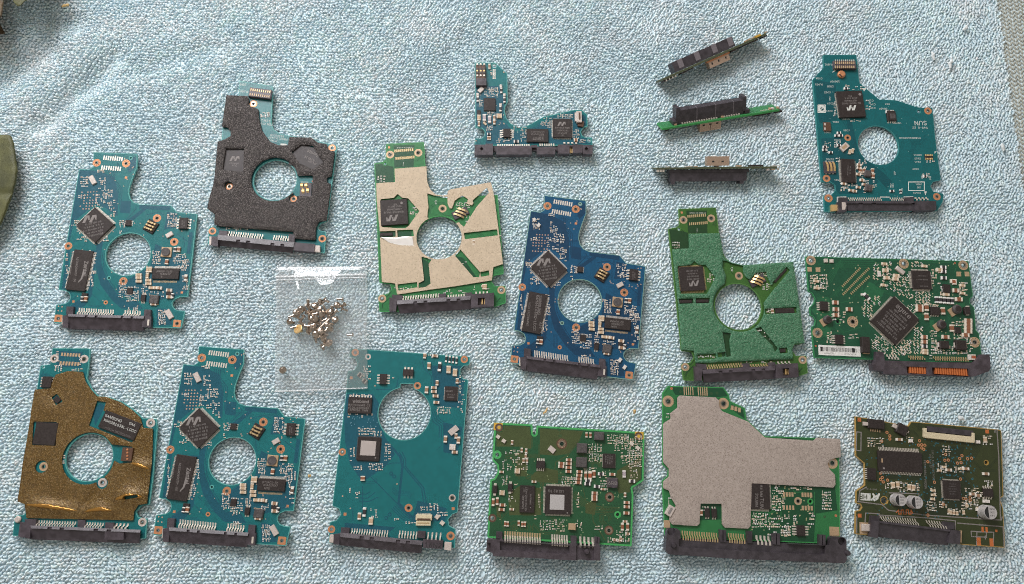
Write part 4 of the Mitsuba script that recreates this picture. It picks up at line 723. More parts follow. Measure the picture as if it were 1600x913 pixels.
# ------------------------------------------------------------------ gold film board
def gold_board():
    b = Board(new(12, 'teal circuit board under a crumpled glittering gold film'), F12, 'teal')
    b.board([(220, 38), (378, 40), (370, 125), (364, 165), (385, 210), (410, 238), (455, 243), (515, 265), (562, 298), (598, 332), (656, 335), (660, 372), (640, 600), (626, 695), (592, 700), (570, 725), (580, 748), (617, 755), (610, 838), (52, 826), (62, 742), (102, 736), (115, 715), (108, 690), (80, 680), (170, 112), (212, 105)],
            holes=[(374, 497, 99), (228, 82, 7), (353, 84, 7), (632, 352, 8), (597, 768, 8), (430, 602, 8), (178, 535, 8), (182, 118, 5)])
    g = b.P([(238, 150), (290, 135), (352, 138), (362, 178), (385, 212), (410, 240), (450, 243), (510, 265), (558, 298), (592, 330), (604, 372), (645, 376), (640, 520), (620, 690), (585, 695), (566, 722), (563, 760), (115, 750), (112, 692), (78, 680), (100, 520), (130, 340), (150, 212), (212, 208), (228, 170)])
    g = g.difference(b.circ(374, 500, 109)).difference(b.circ(178, 535, 26)).difference(b.circ(432, 604, 24))
    for q in ([(412, 262), (446, 266), (436, 302), (588, 360), (556, 432), (378, 362)], [(222, 246), (240, 232), (264, 262), (240, 276)], [(466, 443), (556, 453), (556, 516), (505, 520), (470, 500)], [(146, 348), (240, 350), (236, 446), (140, 442)], [(528, 662), (580, 655), (584, 662), (530, 671)]): g = g.difference(b.P(q).buffer(.0002))
    g = g.buffer(-.0002).buffer(.0002)
    folds = [((115, 695), (200, 700), (330, 720), .0026, .0012), ((365, 722), (430, 712), (475, 720), .0026, .0011), ((490, 672), (545, 658), (605, 662), .0034, .0013), ((555, 520), (590, 530), (630, 545), .0022, .0008), ((460, 425), (490, 410), (500, 435), .0014, .0009), ((340, 730), (360, 690), (410, 630), .0014, -.0006), ((150, 300), (200, 290), (260, 310), .004, .0003)]
    def h(x, y):
        P2 = np.stack([x, y], -1); z = .00035 * (meshkit.noise(np.stack([x * 130, y * 130, x * 0], -1)) - .5) + .0001 * (meshkit.noise(np.stack([x * 700, y * 700, x * 0 + 9], -1)) - .5)
        for a, m_, c, w, hh in folds:
            A, M_, C = (b.f(*q) for q in (a, m_, c)); d = np.full(len(x), 9.0); tt = np.zeros(len(x))
            for o, (p, q) in enumerate(((A, M_), (M_, C))):
                t = np.clip(((P2 - p) @ (q - p)) / ((q - p) @ (q - p)), 0, 1); dd = np.linalg.norm(P2 - (p + t[:, None] * (q - p)), axis=1); tt = np.where(dd < d, (t + o) / 2, tt); d = np.minimum(d, dd)
            z = z + hh * np.exp(-(d / w) ** 2) * (.45 + .55 * np.sin(PI * tt))
        return z
    b.add('gold_film', sheet(g, ZT + .0005, .0003, .0008, h, .00005), 'gold_film', smooth=35, label='crumpled glittering gold film')
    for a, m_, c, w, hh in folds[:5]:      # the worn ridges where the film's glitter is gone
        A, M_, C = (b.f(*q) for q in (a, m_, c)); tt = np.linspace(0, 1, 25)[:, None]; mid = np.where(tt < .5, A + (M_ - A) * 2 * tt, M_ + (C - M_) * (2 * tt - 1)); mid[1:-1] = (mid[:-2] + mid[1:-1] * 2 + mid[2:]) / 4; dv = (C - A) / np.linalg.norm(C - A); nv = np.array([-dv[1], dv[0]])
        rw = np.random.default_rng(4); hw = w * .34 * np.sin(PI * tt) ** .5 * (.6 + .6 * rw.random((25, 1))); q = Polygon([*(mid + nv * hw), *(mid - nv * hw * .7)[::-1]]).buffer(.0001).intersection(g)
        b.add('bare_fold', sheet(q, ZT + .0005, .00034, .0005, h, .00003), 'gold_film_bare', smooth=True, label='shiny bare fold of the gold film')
    b.chip(502, 362, 160, 78, 21, '', hgt=1.15); b.text(476, 332, 21, 'SAMSUNG', 11, 'print_white'); b.text(504, 364, 21, 'K4H281638L-LCCC', 11, 'print_white'); b.text(555, 357, 21, '046', 11, 'print_white'); b.text(494, 391, 21, 'H7B1H VR1D5ARFN', 9, 'print_dim')
    b.chip(190, 397, 92, 94, 3, '', hgt=1.0); b.chip(238, 255, 26, 24, 40, '', hgt=.6); b.chip(195, 180, 40, 46, 2, 'lr', n=4, lead=10, hgt=1.1)
    k = b.box('socket', 532, 484, 44, 56, 3, 0, 1.6, 'plastic_brown'); [add(k, 'contact', lathe_at(b, x, y, 4.5, 1.5, .5), 'copper') for x in (542,) for y in (464, 477, 490, 503)]
    for x, y, r in ((228, 82, 18), (353, 84, 18), (632, 352, 19), (597, 768, 18), (430, 602, 19)): b.ring(x, y, r, r * .5, m='crystal_can', dots=0)
    b.ring(184, 535, 19, 9, m='tan_pad', dots=0)
    b.pads(260, 64, 332, 68, 7, 8, 14, 'tan_pad'); b.pads(254, 101, 328, 105, 7, 8, 16, 'tan_pad')
    b.pour([[(235, 50), (345, 55), (340, 120), (240, 115)], [(390, 300), (420, 270), (440, 280), (400, 360)]]); b.traces(b.bus(3, 10, 4, [(290, 70), (292, 95)]), '')
    for a in ((228, 105, 262, 135, 12), (300, 120, 350, 136, 8), (262, 485, 275, 525, 5), (235, 50, 250, 115, 4), (330, 70, 345, 110, 6)): b.cluster(*a)
    b.add('solder_blob', lathe_at(b, 78, 756, 14, .1, .9), 'crystal_can', smooth=40)
    k, p = slim_connector(b, (128, 782), (590, 800), 12, 58, ztop=3.0, slots=((.16, .04), (.27, .04), (.58, .04), (.70, .04)))
    for q, z in (([(84, 768), (130, 782), (124, 838), (76, 828)], 2.0), ([(104, 756), (152, 758), (150, 784), (102, 782)], 1.7), ([(440, 770), (476, 772), (474, 800), (438, 798)], 1.8), ([(326, 758), (358, 760), (356, 790), (324, 788)], .9), ([(440, 806), (520, 806), (518, 842), (438, 842)], 2.6)): add(k, 'end_block', b.slab(q, -1, z), 'plastic_black')
    b.pins(k, 166, 760, 318, 766, 15, -4, 24, w=.5, z1=1.7); b.pins(k, 368, 768, 434, 771, 7, -4, 24, w=.5, z1=1.7); b.pins(k, 492, 772, 538, 774, 4, -6, 24, w=.5, z1=1.7)
    b.done()
gold_board()
# ------------------------------------------------------------------ large plain teal board, partly under the bag
def plain_board():
    b = Board(new(14, 'large plain teal circuit board with its upper left corner under the plastic bag'), F14, 'teal'); b.tracks = 16
    b.board([(150, 38), (638, 72), (634, 106), (612, 108), (598, 122), (597, 146), (610, 162), (630, 166), (586, 706), (565, 714), (548, 735), (552, 760), (578, 775), (576, 852), (60, 832), (66, 746), (94, 738), (111, 714), (103, 690), (76, 680), (105, 440), (134, 205), (140, 131), (164, 128), (180, 106), (172, 80), (146, 72)],
            holes=[(370, 303, 107), (170, 55, 6), (614, 83, 6), (423, 190, 6), (117, 460, 5), (387, 688, 6), (73, 775, 6), (558, 802, 7), (565, 647, 9)], cuts=[[(356, 184), (404, 184), (408, 215), (352, 215)]])
    b.pour([[(135, 225), (240, 225), (270, 270), (265, 340), (290, 400), (330, 470), (290, 520), (200, 580), (150, 510), (130, 420), (125, 300)], [(480, 110), (620, 110), (600, 280), (500, 270)], [(530, 340), (605, 360), (585, 470), (530, 460)], [(425, 660), (540, 690), (535, 740), (400, 745)], [(128, 750), (330, 768), (300, 790), (128, 775)]])
    b.traces([(9, [(300, 420), (352, 478), (362, 520), (346, 668), (410, 735)]), (4, [(360, 460), (375, 490), (375, 520), (448, 605), (462, 680)]), (4, [(350, 462), (366, 492), (366, 520), (440, 608), (450, 680)]), (3, [(230, 530), (232, 560), (340, 670), (400, 740)]), (3, [(270, 520), (320, 505), (350, 505)]), (3, [(180, 632), (215, 632), (230, 622)]), (3, [(180, 648), (220, 648), (250, 626)]), (3, [(185, 660), (225, 662), (262, 645)]),
              (3, [(440, 80), (450, 120), (480, 150), (478, 200)]), (3, [(255, 205), (335, 205), (345, 160)])] + b.bus(3, 9, 4, [(485, 290), (500, 330), (525, 350), (525, 400)]) + b.bus(3, 8, 5, [(330, 680), (370, 720), (410, 745)]) + [(3, [(200, 600), (200, 690)]), (3, [(160, 690), (160, 740)])])
    for x, y, r in ((170, 55, 15), (614, 83, 15), (423, 190, 15), (117, 460, 15), (387, 688, 16), (73, 775, 15), (558, 802, 17)): b.ring(x, y, r, r * .5, dots=0)
    b.ring(565, 647, 14, 9, m='crystal_can', dots=0); b.ring(222, 72, 12, 6, m='crystal_can', dots=0, hole=False)
    for x, y in ((569, 691), (128, 714), (154, 158)): b.box('test_pad', x, y, 12, 12, 0, 0, .06, 'copper')
    for x, y in ((316, 548), (328, 560), (310, 715), (296, 729)): b.ring(x, y, 8, 4, m='mask_teal_pour', dots=0, hole=False, name='plated_hole')
    b.chip(188, 270, 96, 66, 2, 't', n=8, lead=9, hgt=1.0); b.text(192, 254, 2, 'winbond', 12, bold=True); b.text(186, 269, 2, 'W9751G6KB-25', 8); b.text(184, 280, 2, '6106J6200CZX', 8); b.text(184, 290, 2, '125PGA  TWN', 8)
    b.chip(224, 447, 92, 96, 3, 'tlrb', n=20, lead=4, hgt=.9, pinm='ferrite', dot=(252, 484, 3)); b.box('chip_lid', 222, 445, 62, 60, 3, .85, 1.15, 'lid_metal', parent=b.last, bevel=.1)
    b.chip(283, 163, 28, 42, 2, 'lr', n=4, lead=12, hgt=1.1); b.chip(385, 136, 42, 26, 2, 'tb', n=3, lead=10, hgt=1.2); b.chip(560, 222, 52, 58, 2, 'lr', n=12, lead=3, hgt=.8); b.lasth = .8; b.text(552, 212, 2, 'SPARX', 7); b.lines(558, 232, 2, 2, 36, 6, 11, 51)
    b.box('crystal', 570, 372, 24, 42, 52, .05, .9, 'crystal_can', bevel=.1)
    k = b.box('socket', 449, 727, 66, 22, 1, 0, 1.7, 'cream_plastic', bevel=.1); b.box('socket_lip', 447, 750, 60, 20, 1, 0, 1.3, 'cream_plastic', parent=k); add(k, 'cavity', bev(b, 449, 734, 54, 7, 1, 1.2, 1.75), 'plastic_brown'); add(k, 'cavity', bev(b, 447, 750, 50, 6, 1, 1.0, 1.36), 'dull_gold'); b.pads(424, 712, 476, 713, 12, 2.2, 7, 'tin', 'lead')
    b.parts('tan', 18, 30, 2, [(550, 124), (576, 136)]); b.parts('res', 13, 38, 3, [(513, 112), (206, 705)]); b.parts('cap', 14, 28, 3, [(470, 108), (186, 722), (590, 412), (537, 408), (460, 207)]); b.parts('res', 8, 28, 4, [(540, 80), (554, 82), (568, 84), (582, 86)]); b.parts('cap', 24, 12, 3, [(495, 68), (575, 461), (490, 198), (490, 214), (497, 232), (500, 258)]); b.parts('cap', 12, 22, 3, [(452, 68), (503, 178), (585, 170), (580, 395)])
    b.part(566, 440, 25, 24, 5, 'white'); b.part(200, 568, 18, 20, 0, 'brown'); b.part(233, 742, 18, 30, 3, 'tan'); b.parts('pad', 17, 17, 40, [(503, 725), (524, 750)]); b.parts('pad', 18, 18, 40, [(188, 146), (207, 170)])
    for a in ((180, 360, 250, 392, 20), (245, 375, 280, 398, 8), (145, 440, 170, 500, 8), (290, 425, 315, 500, 14), (165, 515, 200, 535, 8), (225, 505, 285, 535, 14), (500, 275, 560, 305, 16), (140, 605, 160, 625, 4), (170, 620, 192, 650, 4), (320, 725, 350, 740, 6), (205, 690, 260, 730, 6), (470, 668, 510, 700, 12), (500, 700, 545, 725, 16), (590, 150, 618, 250, 10), (430, 680, 470, 700, 6), (145, 222, 235, 236, 10), (190, 108, 235, 165, 14), (318, 150, 335, 165, 3), (585, 250, 610, 300, 6), (360, 740, 420, 755, 4), (140, 302, 245, 320, 6), (440, 60, 500, 80, 4)): b.cluster(*a, L=9, W=5)
    b.scatter_vias(150, 310, 260, 360, 24, 1.8, (.15, .30, .38)); b.vias([(250, 190), (340, 590), (118, 640), (150, 690)], 3)
    k, p = slim_connector(b, (108, 788), (445, 822), 18, 52, ztop=2.9, slots=((.26, .05), (.38, .05), (.70, .05), (.82, .05)))
    for q, z in (([(112, 768), (146, 770), (144, 796), (110, 792)], 1.7), ([(424, 782), (456, 784), (454, 812), (422, 808)], 1.7), ([(446, 816), (528, 822), (524, 856), (446, 850)], 2.7), ([(80, 796), (108, 792), (104, 838), (80, 836)], 1.7)): add(k, 'end_block', b.slab(q, -1, z), 'plastic_black')
    b.lasth = 2.7; b.text(487, 840, 3, '16N2', 20, 'ink_black', k); add(k, 'solder_clip', b.slab([(66, 798), (82, 798), (80, 830), (62, 828)], 0, 1.9), 'crystal_can'); add(k, 'solder_clip', b.slab([(534, 828), (562, 830), (560, 862), (532, 858)], -.2, 2.0), 'crystal_can')
    b.pins(k, 158, 771, 302, 779, 15, -2, 28, w=.45, z1=1.7); b.pins(k, 352, 780, 420, 785, 7, -2, 28, w=.45, z1=1.7); b.pins(k, 468, 786, 518, 789, 4, -3, 34, w=.35, z1=1.9)
    b.done()
plain_board()

# ------------------------------------------------------------------ green board with silver square, lower middle
def olive_board():
    b = Board(new(15, 'bright-edged green circuit board with a silver square on its black main chip'), F15, 'olive')
    b.board([(120, 75), (335, 85), (338, 138), (346, 148), (356, 140), (360, 92), (975, 130), (970, 405), (935, 430), (906, 448), (912, 490), (902, 782), (78, 732), (95, 402), (118, 393), (137, 360), (135, 320), (106, 290)],
            holes=[(145, 103, 13), (942, 153, 13), (503, 196, 14), (776, 500, 14), (772, 690, 12), (107, 620, 13), (135, 258, 14), (822, 600, 10)], inset=.75)
    b.pour([[(132, 95), (330, 98), (328, 222), (285, 222), (280, 210), (132, 210)], [(380, 105), (625, 118), (600, 180), (540, 250), (470, 262), (380, 255)], [(820, 350), (962, 268), (960, 400), (898, 440), (895, 470), (830, 478), (810, 420)], [(200, 480), (260, 440), (380, 450), (385, 600), (205, 602)], [(390, 330), (480, 350), (480, 420), (330, 410), (330, 380)], [(130, 540), (150, 545), (155, 620), (135, 610)], [(640, 540), (700, 520), (690, 600), (640, 590)], [(255, 250), (310, 240), (300, 380), (240, 380)]])
    b.traces([(4, [(470, 300), (540, 260), (590, 200), (600, 165)]), (4, [(460, 370), (468, 300)]), (4, [(680, 600), (682, 640), (710, 680), (750, 745)]), (3, [(480, 400), (620, 430), (640, 520), (690, 545), (740, 560)])] + b.bus(3, 8, 5, [(570, 480), (640, 540), (690, 570), (830, 575)]) + b.bus(3, 10, 5, [(490, 170), (540, 175), (570, 150)]) + b.bus(3, 9, 4, [(300, 380), (380, 400), (400, 430)]) + b.bus(3, 10, 4, [(180, 260), (225, 270), (240, 310)]) + b.bus(3, 14, 9, [(280, 690), (282, 660)]))
    b.lasth = .02
    b.text(258, 103, 182, 'SEAGATE', 10, 'mask_olive', b.key, z=.05); b.text(490, 130, 80, '8F-B', 16, 'mask_olive', b.key, z=.05); b.box('test_outline', 258, 104, 84, 22, 2, 0, .035, 'mask_olive_pour')
    for x, y, r in ((503, 196, 30), (776, 500, 27), (772, 690, 26)): b.ring(x, y, r, r * .52, m='plastic_brown', dots=0); b.ring(x, y, r * .8, r * .55, m='tan_pad', dots=0, hole=False, name='plating')
    for x, y in ((145, 103), (942, 153), (107, 620)): b.ring(x, y, 23, 13, m='plastic_brown', dots=0)
    for x, y in ((140, 98), (945, 148)): b.box('corner_lug', x, y, 50, 42, 3, 0, .04, 'yellow_lug')
    for x, y in ((135, 258), (822, 600)): b.ring(x, y, 17, 11, m='edge_olive', dots=0, hole=False, name='plated_hole')
    b.chip(483, 518, 148, 160, 2, 'tblr', n=32, lead=10, hgt=1.3, dot=(535, 590, 4)); b.box('chip_lid', 477, 530, 82, 86, 2, 1.25, 1.55, 'alu', parent=b.last, bevel=.1); b.lasth = 1.3; b.text(470, 466, 182, 'LSI 82 TG', 14)
    b.chip(306, 511, 84, 154, 2, '', hgt=1.1, dot=(325, 560, 3)); b.text(282, 530, -88, 'SAMSUNG', 11); b.text(300, 510, -88, 'K4T51163QI-HCE7', 10); b.text(325, 512, -88, 'DAM1109A', 8); b.text(288, 462, -88, '129', 8)
    b.chip(383, 315, 48, 42, 3, 'tb', n=4, lead=15, hgt=1.4); b.chip(773, 293, 70, 82, 2, 'lr', n=14, lead=3, hgt=.9); b.lines(772, 285, 92, 4, 54, 7, 12, 61)
    for x, y, w, h in ((718, 152, 54, 46), (620, 221, 58, 56), (617, 302, 60, 58)): b.box('inductor', x, y, w, h, 3, 0, 1.9, 'ferrite', bevel=.25)
    b.box('inductor', 793, 419, 60, 58, 3, 0, 1.7, 'ferrite', bevel=.4); add(b.key, 'inductor_core', lathe_at(b, 795, 421, 25, 1.65, .12, 20), 'plastic_black'); b.text(793, 420, 2, '6R8', 20, 'print_grey', b.key, z=1.78)
    for x, y in ((122, 456), (209, 446)):
        k = b.box('diode', x, y, 26, 44, 4, 0, 1.5, 'chip_black', bevel=.2); [b.box('terminal', x - d * .08, y + d, 16, 14, 4, 0, .9, 'tin', parent=k) for d in (-28, 28)]
    b.box('crystal', 447, 229, 40, 30, 40, .05, .7, 'crystal_can', bevel=.1); b.box('capacitor_block', 563, 670, 40, 36, 3, 0, 1.7, 'tan_pad', bevel=.12)
    b.parts('brown', 34, 17, 3, [(545, 288), (544, 310), (543, 332), (542, 354), (502, 308), (500, 326), (605, 355), (603, 376), (600, 397), (598, 418), (692, 478), (690, 497), (690, 514), (792, 371), (875, 532), (875, 556), (873, 592), (165, 546), (160, 572)])
    b.parts('red', 19, 46, 2, [(665, 378)]); b.parts('brown', 16, 44, 2, [(640, 378), (688, 368), (112, 530), (135, 524), (850, 670), (880, 670)]); b.part(860, 368, 18, 42, 0, 'pale', .9); b.parts('brown', 13, 30, 2, [(645, 145), (667, 147), (258, 650), (293, 656), (180, 652), (195, 654), (278, 656)])
    b.parts('res', 34, 18, 4, [(728, 368), (905, 410), (650, 425), (655, 405), (705, 440)]); b.parts('tan', 30, 28, 4, [(250, 352), (163, 476)]); b.parts('pad', 22, 20, 35, [(140, 156), (173, 180), (903, 195), (938, 220)]); b.parts('cap', 26, 13, 3, [(345, 413), (218, 570), (740, 455), (160, 357), (865, 640), (805, 745), (835, 748), (880, 710)]); b.parts('cap', 13, 26, 3, [(865, 488), (220, 188), (275, 232), (300, 236), (298, 268), (305, 292), (285, 292), (840, 738)])
    for a in ((160, 230, 310, 345, 40), (230, 230, 265, 260, 9), (650, 195, 735, 300, 48), (760, 140, 890, 200, 40), (840, 150, 965, 270, 60), (880, 230, 960, 330, 60), (800, 170, 835, 240, 10), (500, 380, 580, 430, 34), (585, 470, 605, 560, 14), (625, 330, 700, 360, 14), (720, 400, 770, 460, 12), (375, 630, 460, 690, 24), (460, 625, 520, 700, 14), (340, 600, 360, 630, 4), (600, 640, 625, 690, 6), (160, 380, 195, 430, 8), (195, 410, 245, 530, 12), (365, 480, 380, 560, 8), (840, 260, 880, 310, 10), (890, 330, 940, 420, 14), (690, 660, 740, 690, 6), (760, 730, 890, 760, 22), (810, 690, 890, 725, 10), (580, 630, 600, 670, 4), (590, 60, 600, 70, 1), (715, 355, 760, 395, 8), (755, 440, 780, 470, 3)): b.cluster(*a, cell=14.5, L=11, W=5.5, kinds='ctrtpp')
    b.vias([(x + (y % 40) * .3, y) for x in range(715, 830, 16) for y in range(530, 660, 18)], 3.2, (.012, .05, .02)); b.scatter_vias(140, 230, 880, 720, 110, 3, (.32, .40, .20))
    body = b.slab([(78, 742), (150, 742), (162, 732), (172, 752), (552, 772), (565, 758), (586, 764), (588, 778), (690, 782), (700, 766), (716, 768), (724, 790), (722, 862), (600, 860), (582, 862), (110, 836), (108, 818), (72, 814)], -1.2, 3.4)
    body = body - b.slab([(149, 756), (552, 782), (550, 826), (538, 832), (152, 808)], 1.4, 6) - b.slab([(588, 782), (692, 788), (692, 866), (590, 866)], 2.0, 6) - b.slab([(68, 764), (98, 766), (96, 822), (66, 820)], 1.6, 6)
    k = b.add('connector', body, 'plastic_black'); add(k, 'peg', lathe_at(b, 640, 806, 15, 1.8, 2.6, 18), 'plastic_black', smooth=40)
    for q in ([(130, 698), (164, 700), (164, 738), (128, 736)], [(556, 722), (588, 724), (586, 764), (556, 762)], [(692, 728), (704, 728), (702, 772), (690, 770)], [(708, 730), (720, 730), (718, 774), (706, 772)]): add(k, 'end_block', b.slab(q, -.5, 2.6), 'plastic_black')
    b.pins(k, 180, 695, 378, 708, 15, -1, 60, w=.6, z1=2.2); b.pins(k, 448, 712, 532, 718, 7, -1, 62, w=.6, z1=2.2); b.pins(k, 608, 724, 678, 730, 4, 0, 60, w=.5, z1=2.0)
    for kx in range(15): b.box('lead_foot', 180 + kx * 14.15, 706 + kx * .93, 9, 24, 2, .0, .16, 'dull_gold')
    b.done()
olive_board()

# ------------------------------------------------------------------ green board under a white insulating pad
def pad_board():
    b = Board(new(16, 'green circuit board under a large speckled off-white insulating pad'), F16, 'green')
    b.board([(97, 66), (345, 72), (368, 106), (374, 134), (440, 165), (446, 215), (528, 290), (750, 298), (858, 306), (862, 520), (864, 772), (82, 742), (70, 490), (94, 468), (97, 440), (72, 418), (72, 98)],
            holes=[(97, 135, 13), (343, 145, 13), (828, 410, 13), (676, 580, 9), (730, 582, 9)], inset=.3)
    b.pour([[(110, 72), (340, 78), (360, 110), (320, 115), (130, 105)], [(470, 500), (840, 515), (850, 620), (755, 635), (745, 762), (470, 750)], [(235, 595), (330, 595), (330, 660), (240, 665)], [(380, 150), (430, 175), (436, 210), (375, 165)], [(610, 292), (700, 296), (740, 303), (600, 302)]])
    b.traces([(3, [(470 + i * 20, 700), (470 + i * 20, 660 - i * 6), (500 + i * 22, 620), (560 + i * 8, 600)]) for i in range(5)] + [(3, [(600, 600), (600, 660), (560, 690)]), (3, [(640, 500), (660, 540), (700, 540)]), (3, [(750, 640), (750, 540)]), (3, [(230, 700), (240, 680), (320, 680)]), (3, [(460, 640), (500, 650), (520, 690), (560, 650)])], '', .06)
    pad = b.P([(135, 120), (146, 110), (305, 118), (320, 132), (322, 163), (334, 180), (375, 196), (450, 226), (525, 297), (742, 311), (754, 297), (860, 303), (862, 384), (835, 388), (812, 397), (803, 415), (812, 438), (836, 462), (838, 506), (828, 519), (465, 500), (461, 690), (450, 702), (346, 697), (334, 682), (333, 592), (238, 590), (233, 680), (222, 690), (112, 683), (100, 665), (98, 640), (130, 602), (106, 562), (98, 532), (72, 522), (72, 492), (98, 470), (98, 436), (72, 406), (72, 236), (85, 226), (106, 214), (102, 190), (135, 165)])
    pad = pad.buffer(-.0005).buffer(.001).buffer(-.0005)
    b.add('insulating_pad', sheet(pad, ZT + .0006, .0009, .0016, lambda x, y: .0004 * (meshkit.noise(np.stack([x * 60, y * 60, x * 0], -1)) - .5), .0003), 'pad_white', smooth=45, label='speckled off-white pad')
    for x, y in ((97, 135), (343, 145), (828, 410)): b.ring(x, y, 25, 13, m='tan_pad', dots=0)
    b.ring(676, 580, 17, 9, m='tan_pad', dots=0); b.ring(732, 582, 12, 8, m='edge_green', dots=0, hole=False, name='plated_hole')
    b.chip(505, 556, 92, 120, 2, 'br', n=20, lead=9, hgt=1.0); b.text(515, 590, 92, 'TUN', 16); b.text(492, 575, 92, '20LMM', 12); b.text(513, 535, 92, '66 NM', 12)
    for x0, x1, y in ((614, 652, 550), (697, 735, 552), (614, 655, 609), (698, 738, 611)): b.pads(x0, y, x1, y + 1, 4, 9, 20, 'tan_pad')
    b.chip(690, 712, 36, 46, 2, 'lr', n=4, lead=18, hgt=1.2); b.chip(272, 632, 22, 40, 0, 'tb', n=2, lead=8, hgt=.9); b.chip(303, 634, 22, 40, 0, 'tb', n=2, lead=8, hgt=.9); b.part(245, 632, 14, 26, 0, 'brown')
    for i in range(5): b.box('edge_finger', 169 + i * 9.5, 88 + i * .4, 5.5, 38, 0, 0, .05, 'tan_pad'); b.box('edge_finger', 232 + i * 9.5, 90 + i * .4, 5.5, 38, 0, 0, .05, 'tan_pad')
    for i, x in enumerate((383, 399, 415)): b.box('edge_pad', x, 164 + i * 5, 13, 20, 5, 0, .06, 'tan_pad')
    k = b.box('socket', 107, 624, 30, 46, 32, 0, 1.9, 'crystal_can', bevel=.15); add(k, 'slot', bev(b, 107, 624, 12, 30, 32, 1.85, 1.95), 'print_grey')
    b.box('solder_tab', 92, 682, 28, 34, 0, 0, .08, 'tan_pad'); b.box('solder_tab', 839, 715, 44, 40, 2, 0, .08, 'tan_pad')
    for a in ((560, 505, 600, 625, 24), (470, 632, 540, 700, 30), (540, 640, 640, 735, 34), (600, 690, 645, 740, 16), (650, 640, 670, 690, 8), (780, 535, 825, 620, 26), (640, 515, 740, 535, 14), (655, 640, 680, 680, 6), (88, 185, 104, 215, 6), (600, 530, 620, 620, 8), (720, 630, 748, 700, 8), (240, 600, 262, 625, 4), (440, 300, 520, 310, 2), (90, 560, 110, 600, 8)): b.cluster(*a, cell=13, L=11, W=5.5, kinds='ctrp')
    b.scatter_vias(470, 510, 740, 740, 40, 3, (.45, .42, .22)); b.vias([(112, 78), (845, 645)], 6, (.5, .16, .08)); b.vias([(795, 650), (315, 98), (152, 92), (290, 100)], 6, (.03, .08, .03))
    body = b.slab([(92, 712), (100, 702), (140, 704), (152, 714), (153, 752), (815, 778), (822, 745), (832, 738), (882, 742), (892, 752), (894, 842), (886, 856), (868, 857), (400, 838), (100, 818), (86, 800)], -1.2, 3.4)
    body = body - b.slab([(152, 752), (812, 782), (808, 818), (795, 824), (170, 792), (152, 784)], 1.5, 6)
    for x, y in ((112, 716), (872, 760)): body = body - m3.Manifold.cylinder(.006, .0017, .0017, 24).translate((*b.f(x, y, ZT + .0034), ZT + .0012))
    k = b.add('connector', body, 'plastic_dark')
    for x, y in ((111, 772), (879, 806)): add(k, 'peg', lathe_at(b, x, y, 12, 2.5, 2.4, 14), 'plastic_dark', smooth=40)
    for q in ([(328, 708), (340, 709), (340, 762), (328, 760)], [(344, 710), (356, 711), (356, 764), (344, 762)], [(450, 714), (472, 715), (472, 768), (450, 766)], [(564, 724), (578, 725), (578, 774), (564, 772)], [(582, 725), (596, 726), (596, 776), (582, 774)], [(772, 730), (784, 731), (784, 780), (772, 780)], [(788, 731), (800, 732), (800, 782), (788, 780)]): add(k, 'end_block', b.slab(q, -.5, 2.4), 'plastic_dark')
    b.pins(k, 160, 712, 312, 722, 15, 0, 40, w=.5, z1=1.8, m='dull_gold'); b.pins(k, 366, 722, 432, 727, 7, 0, 42, w=.5, z1=1.8, m='dull_gold'); b.pins(k, 490, 732, 543, 736, 4, 2, 40, w=.5, z1=1.8)
    b.done()
pad_board()

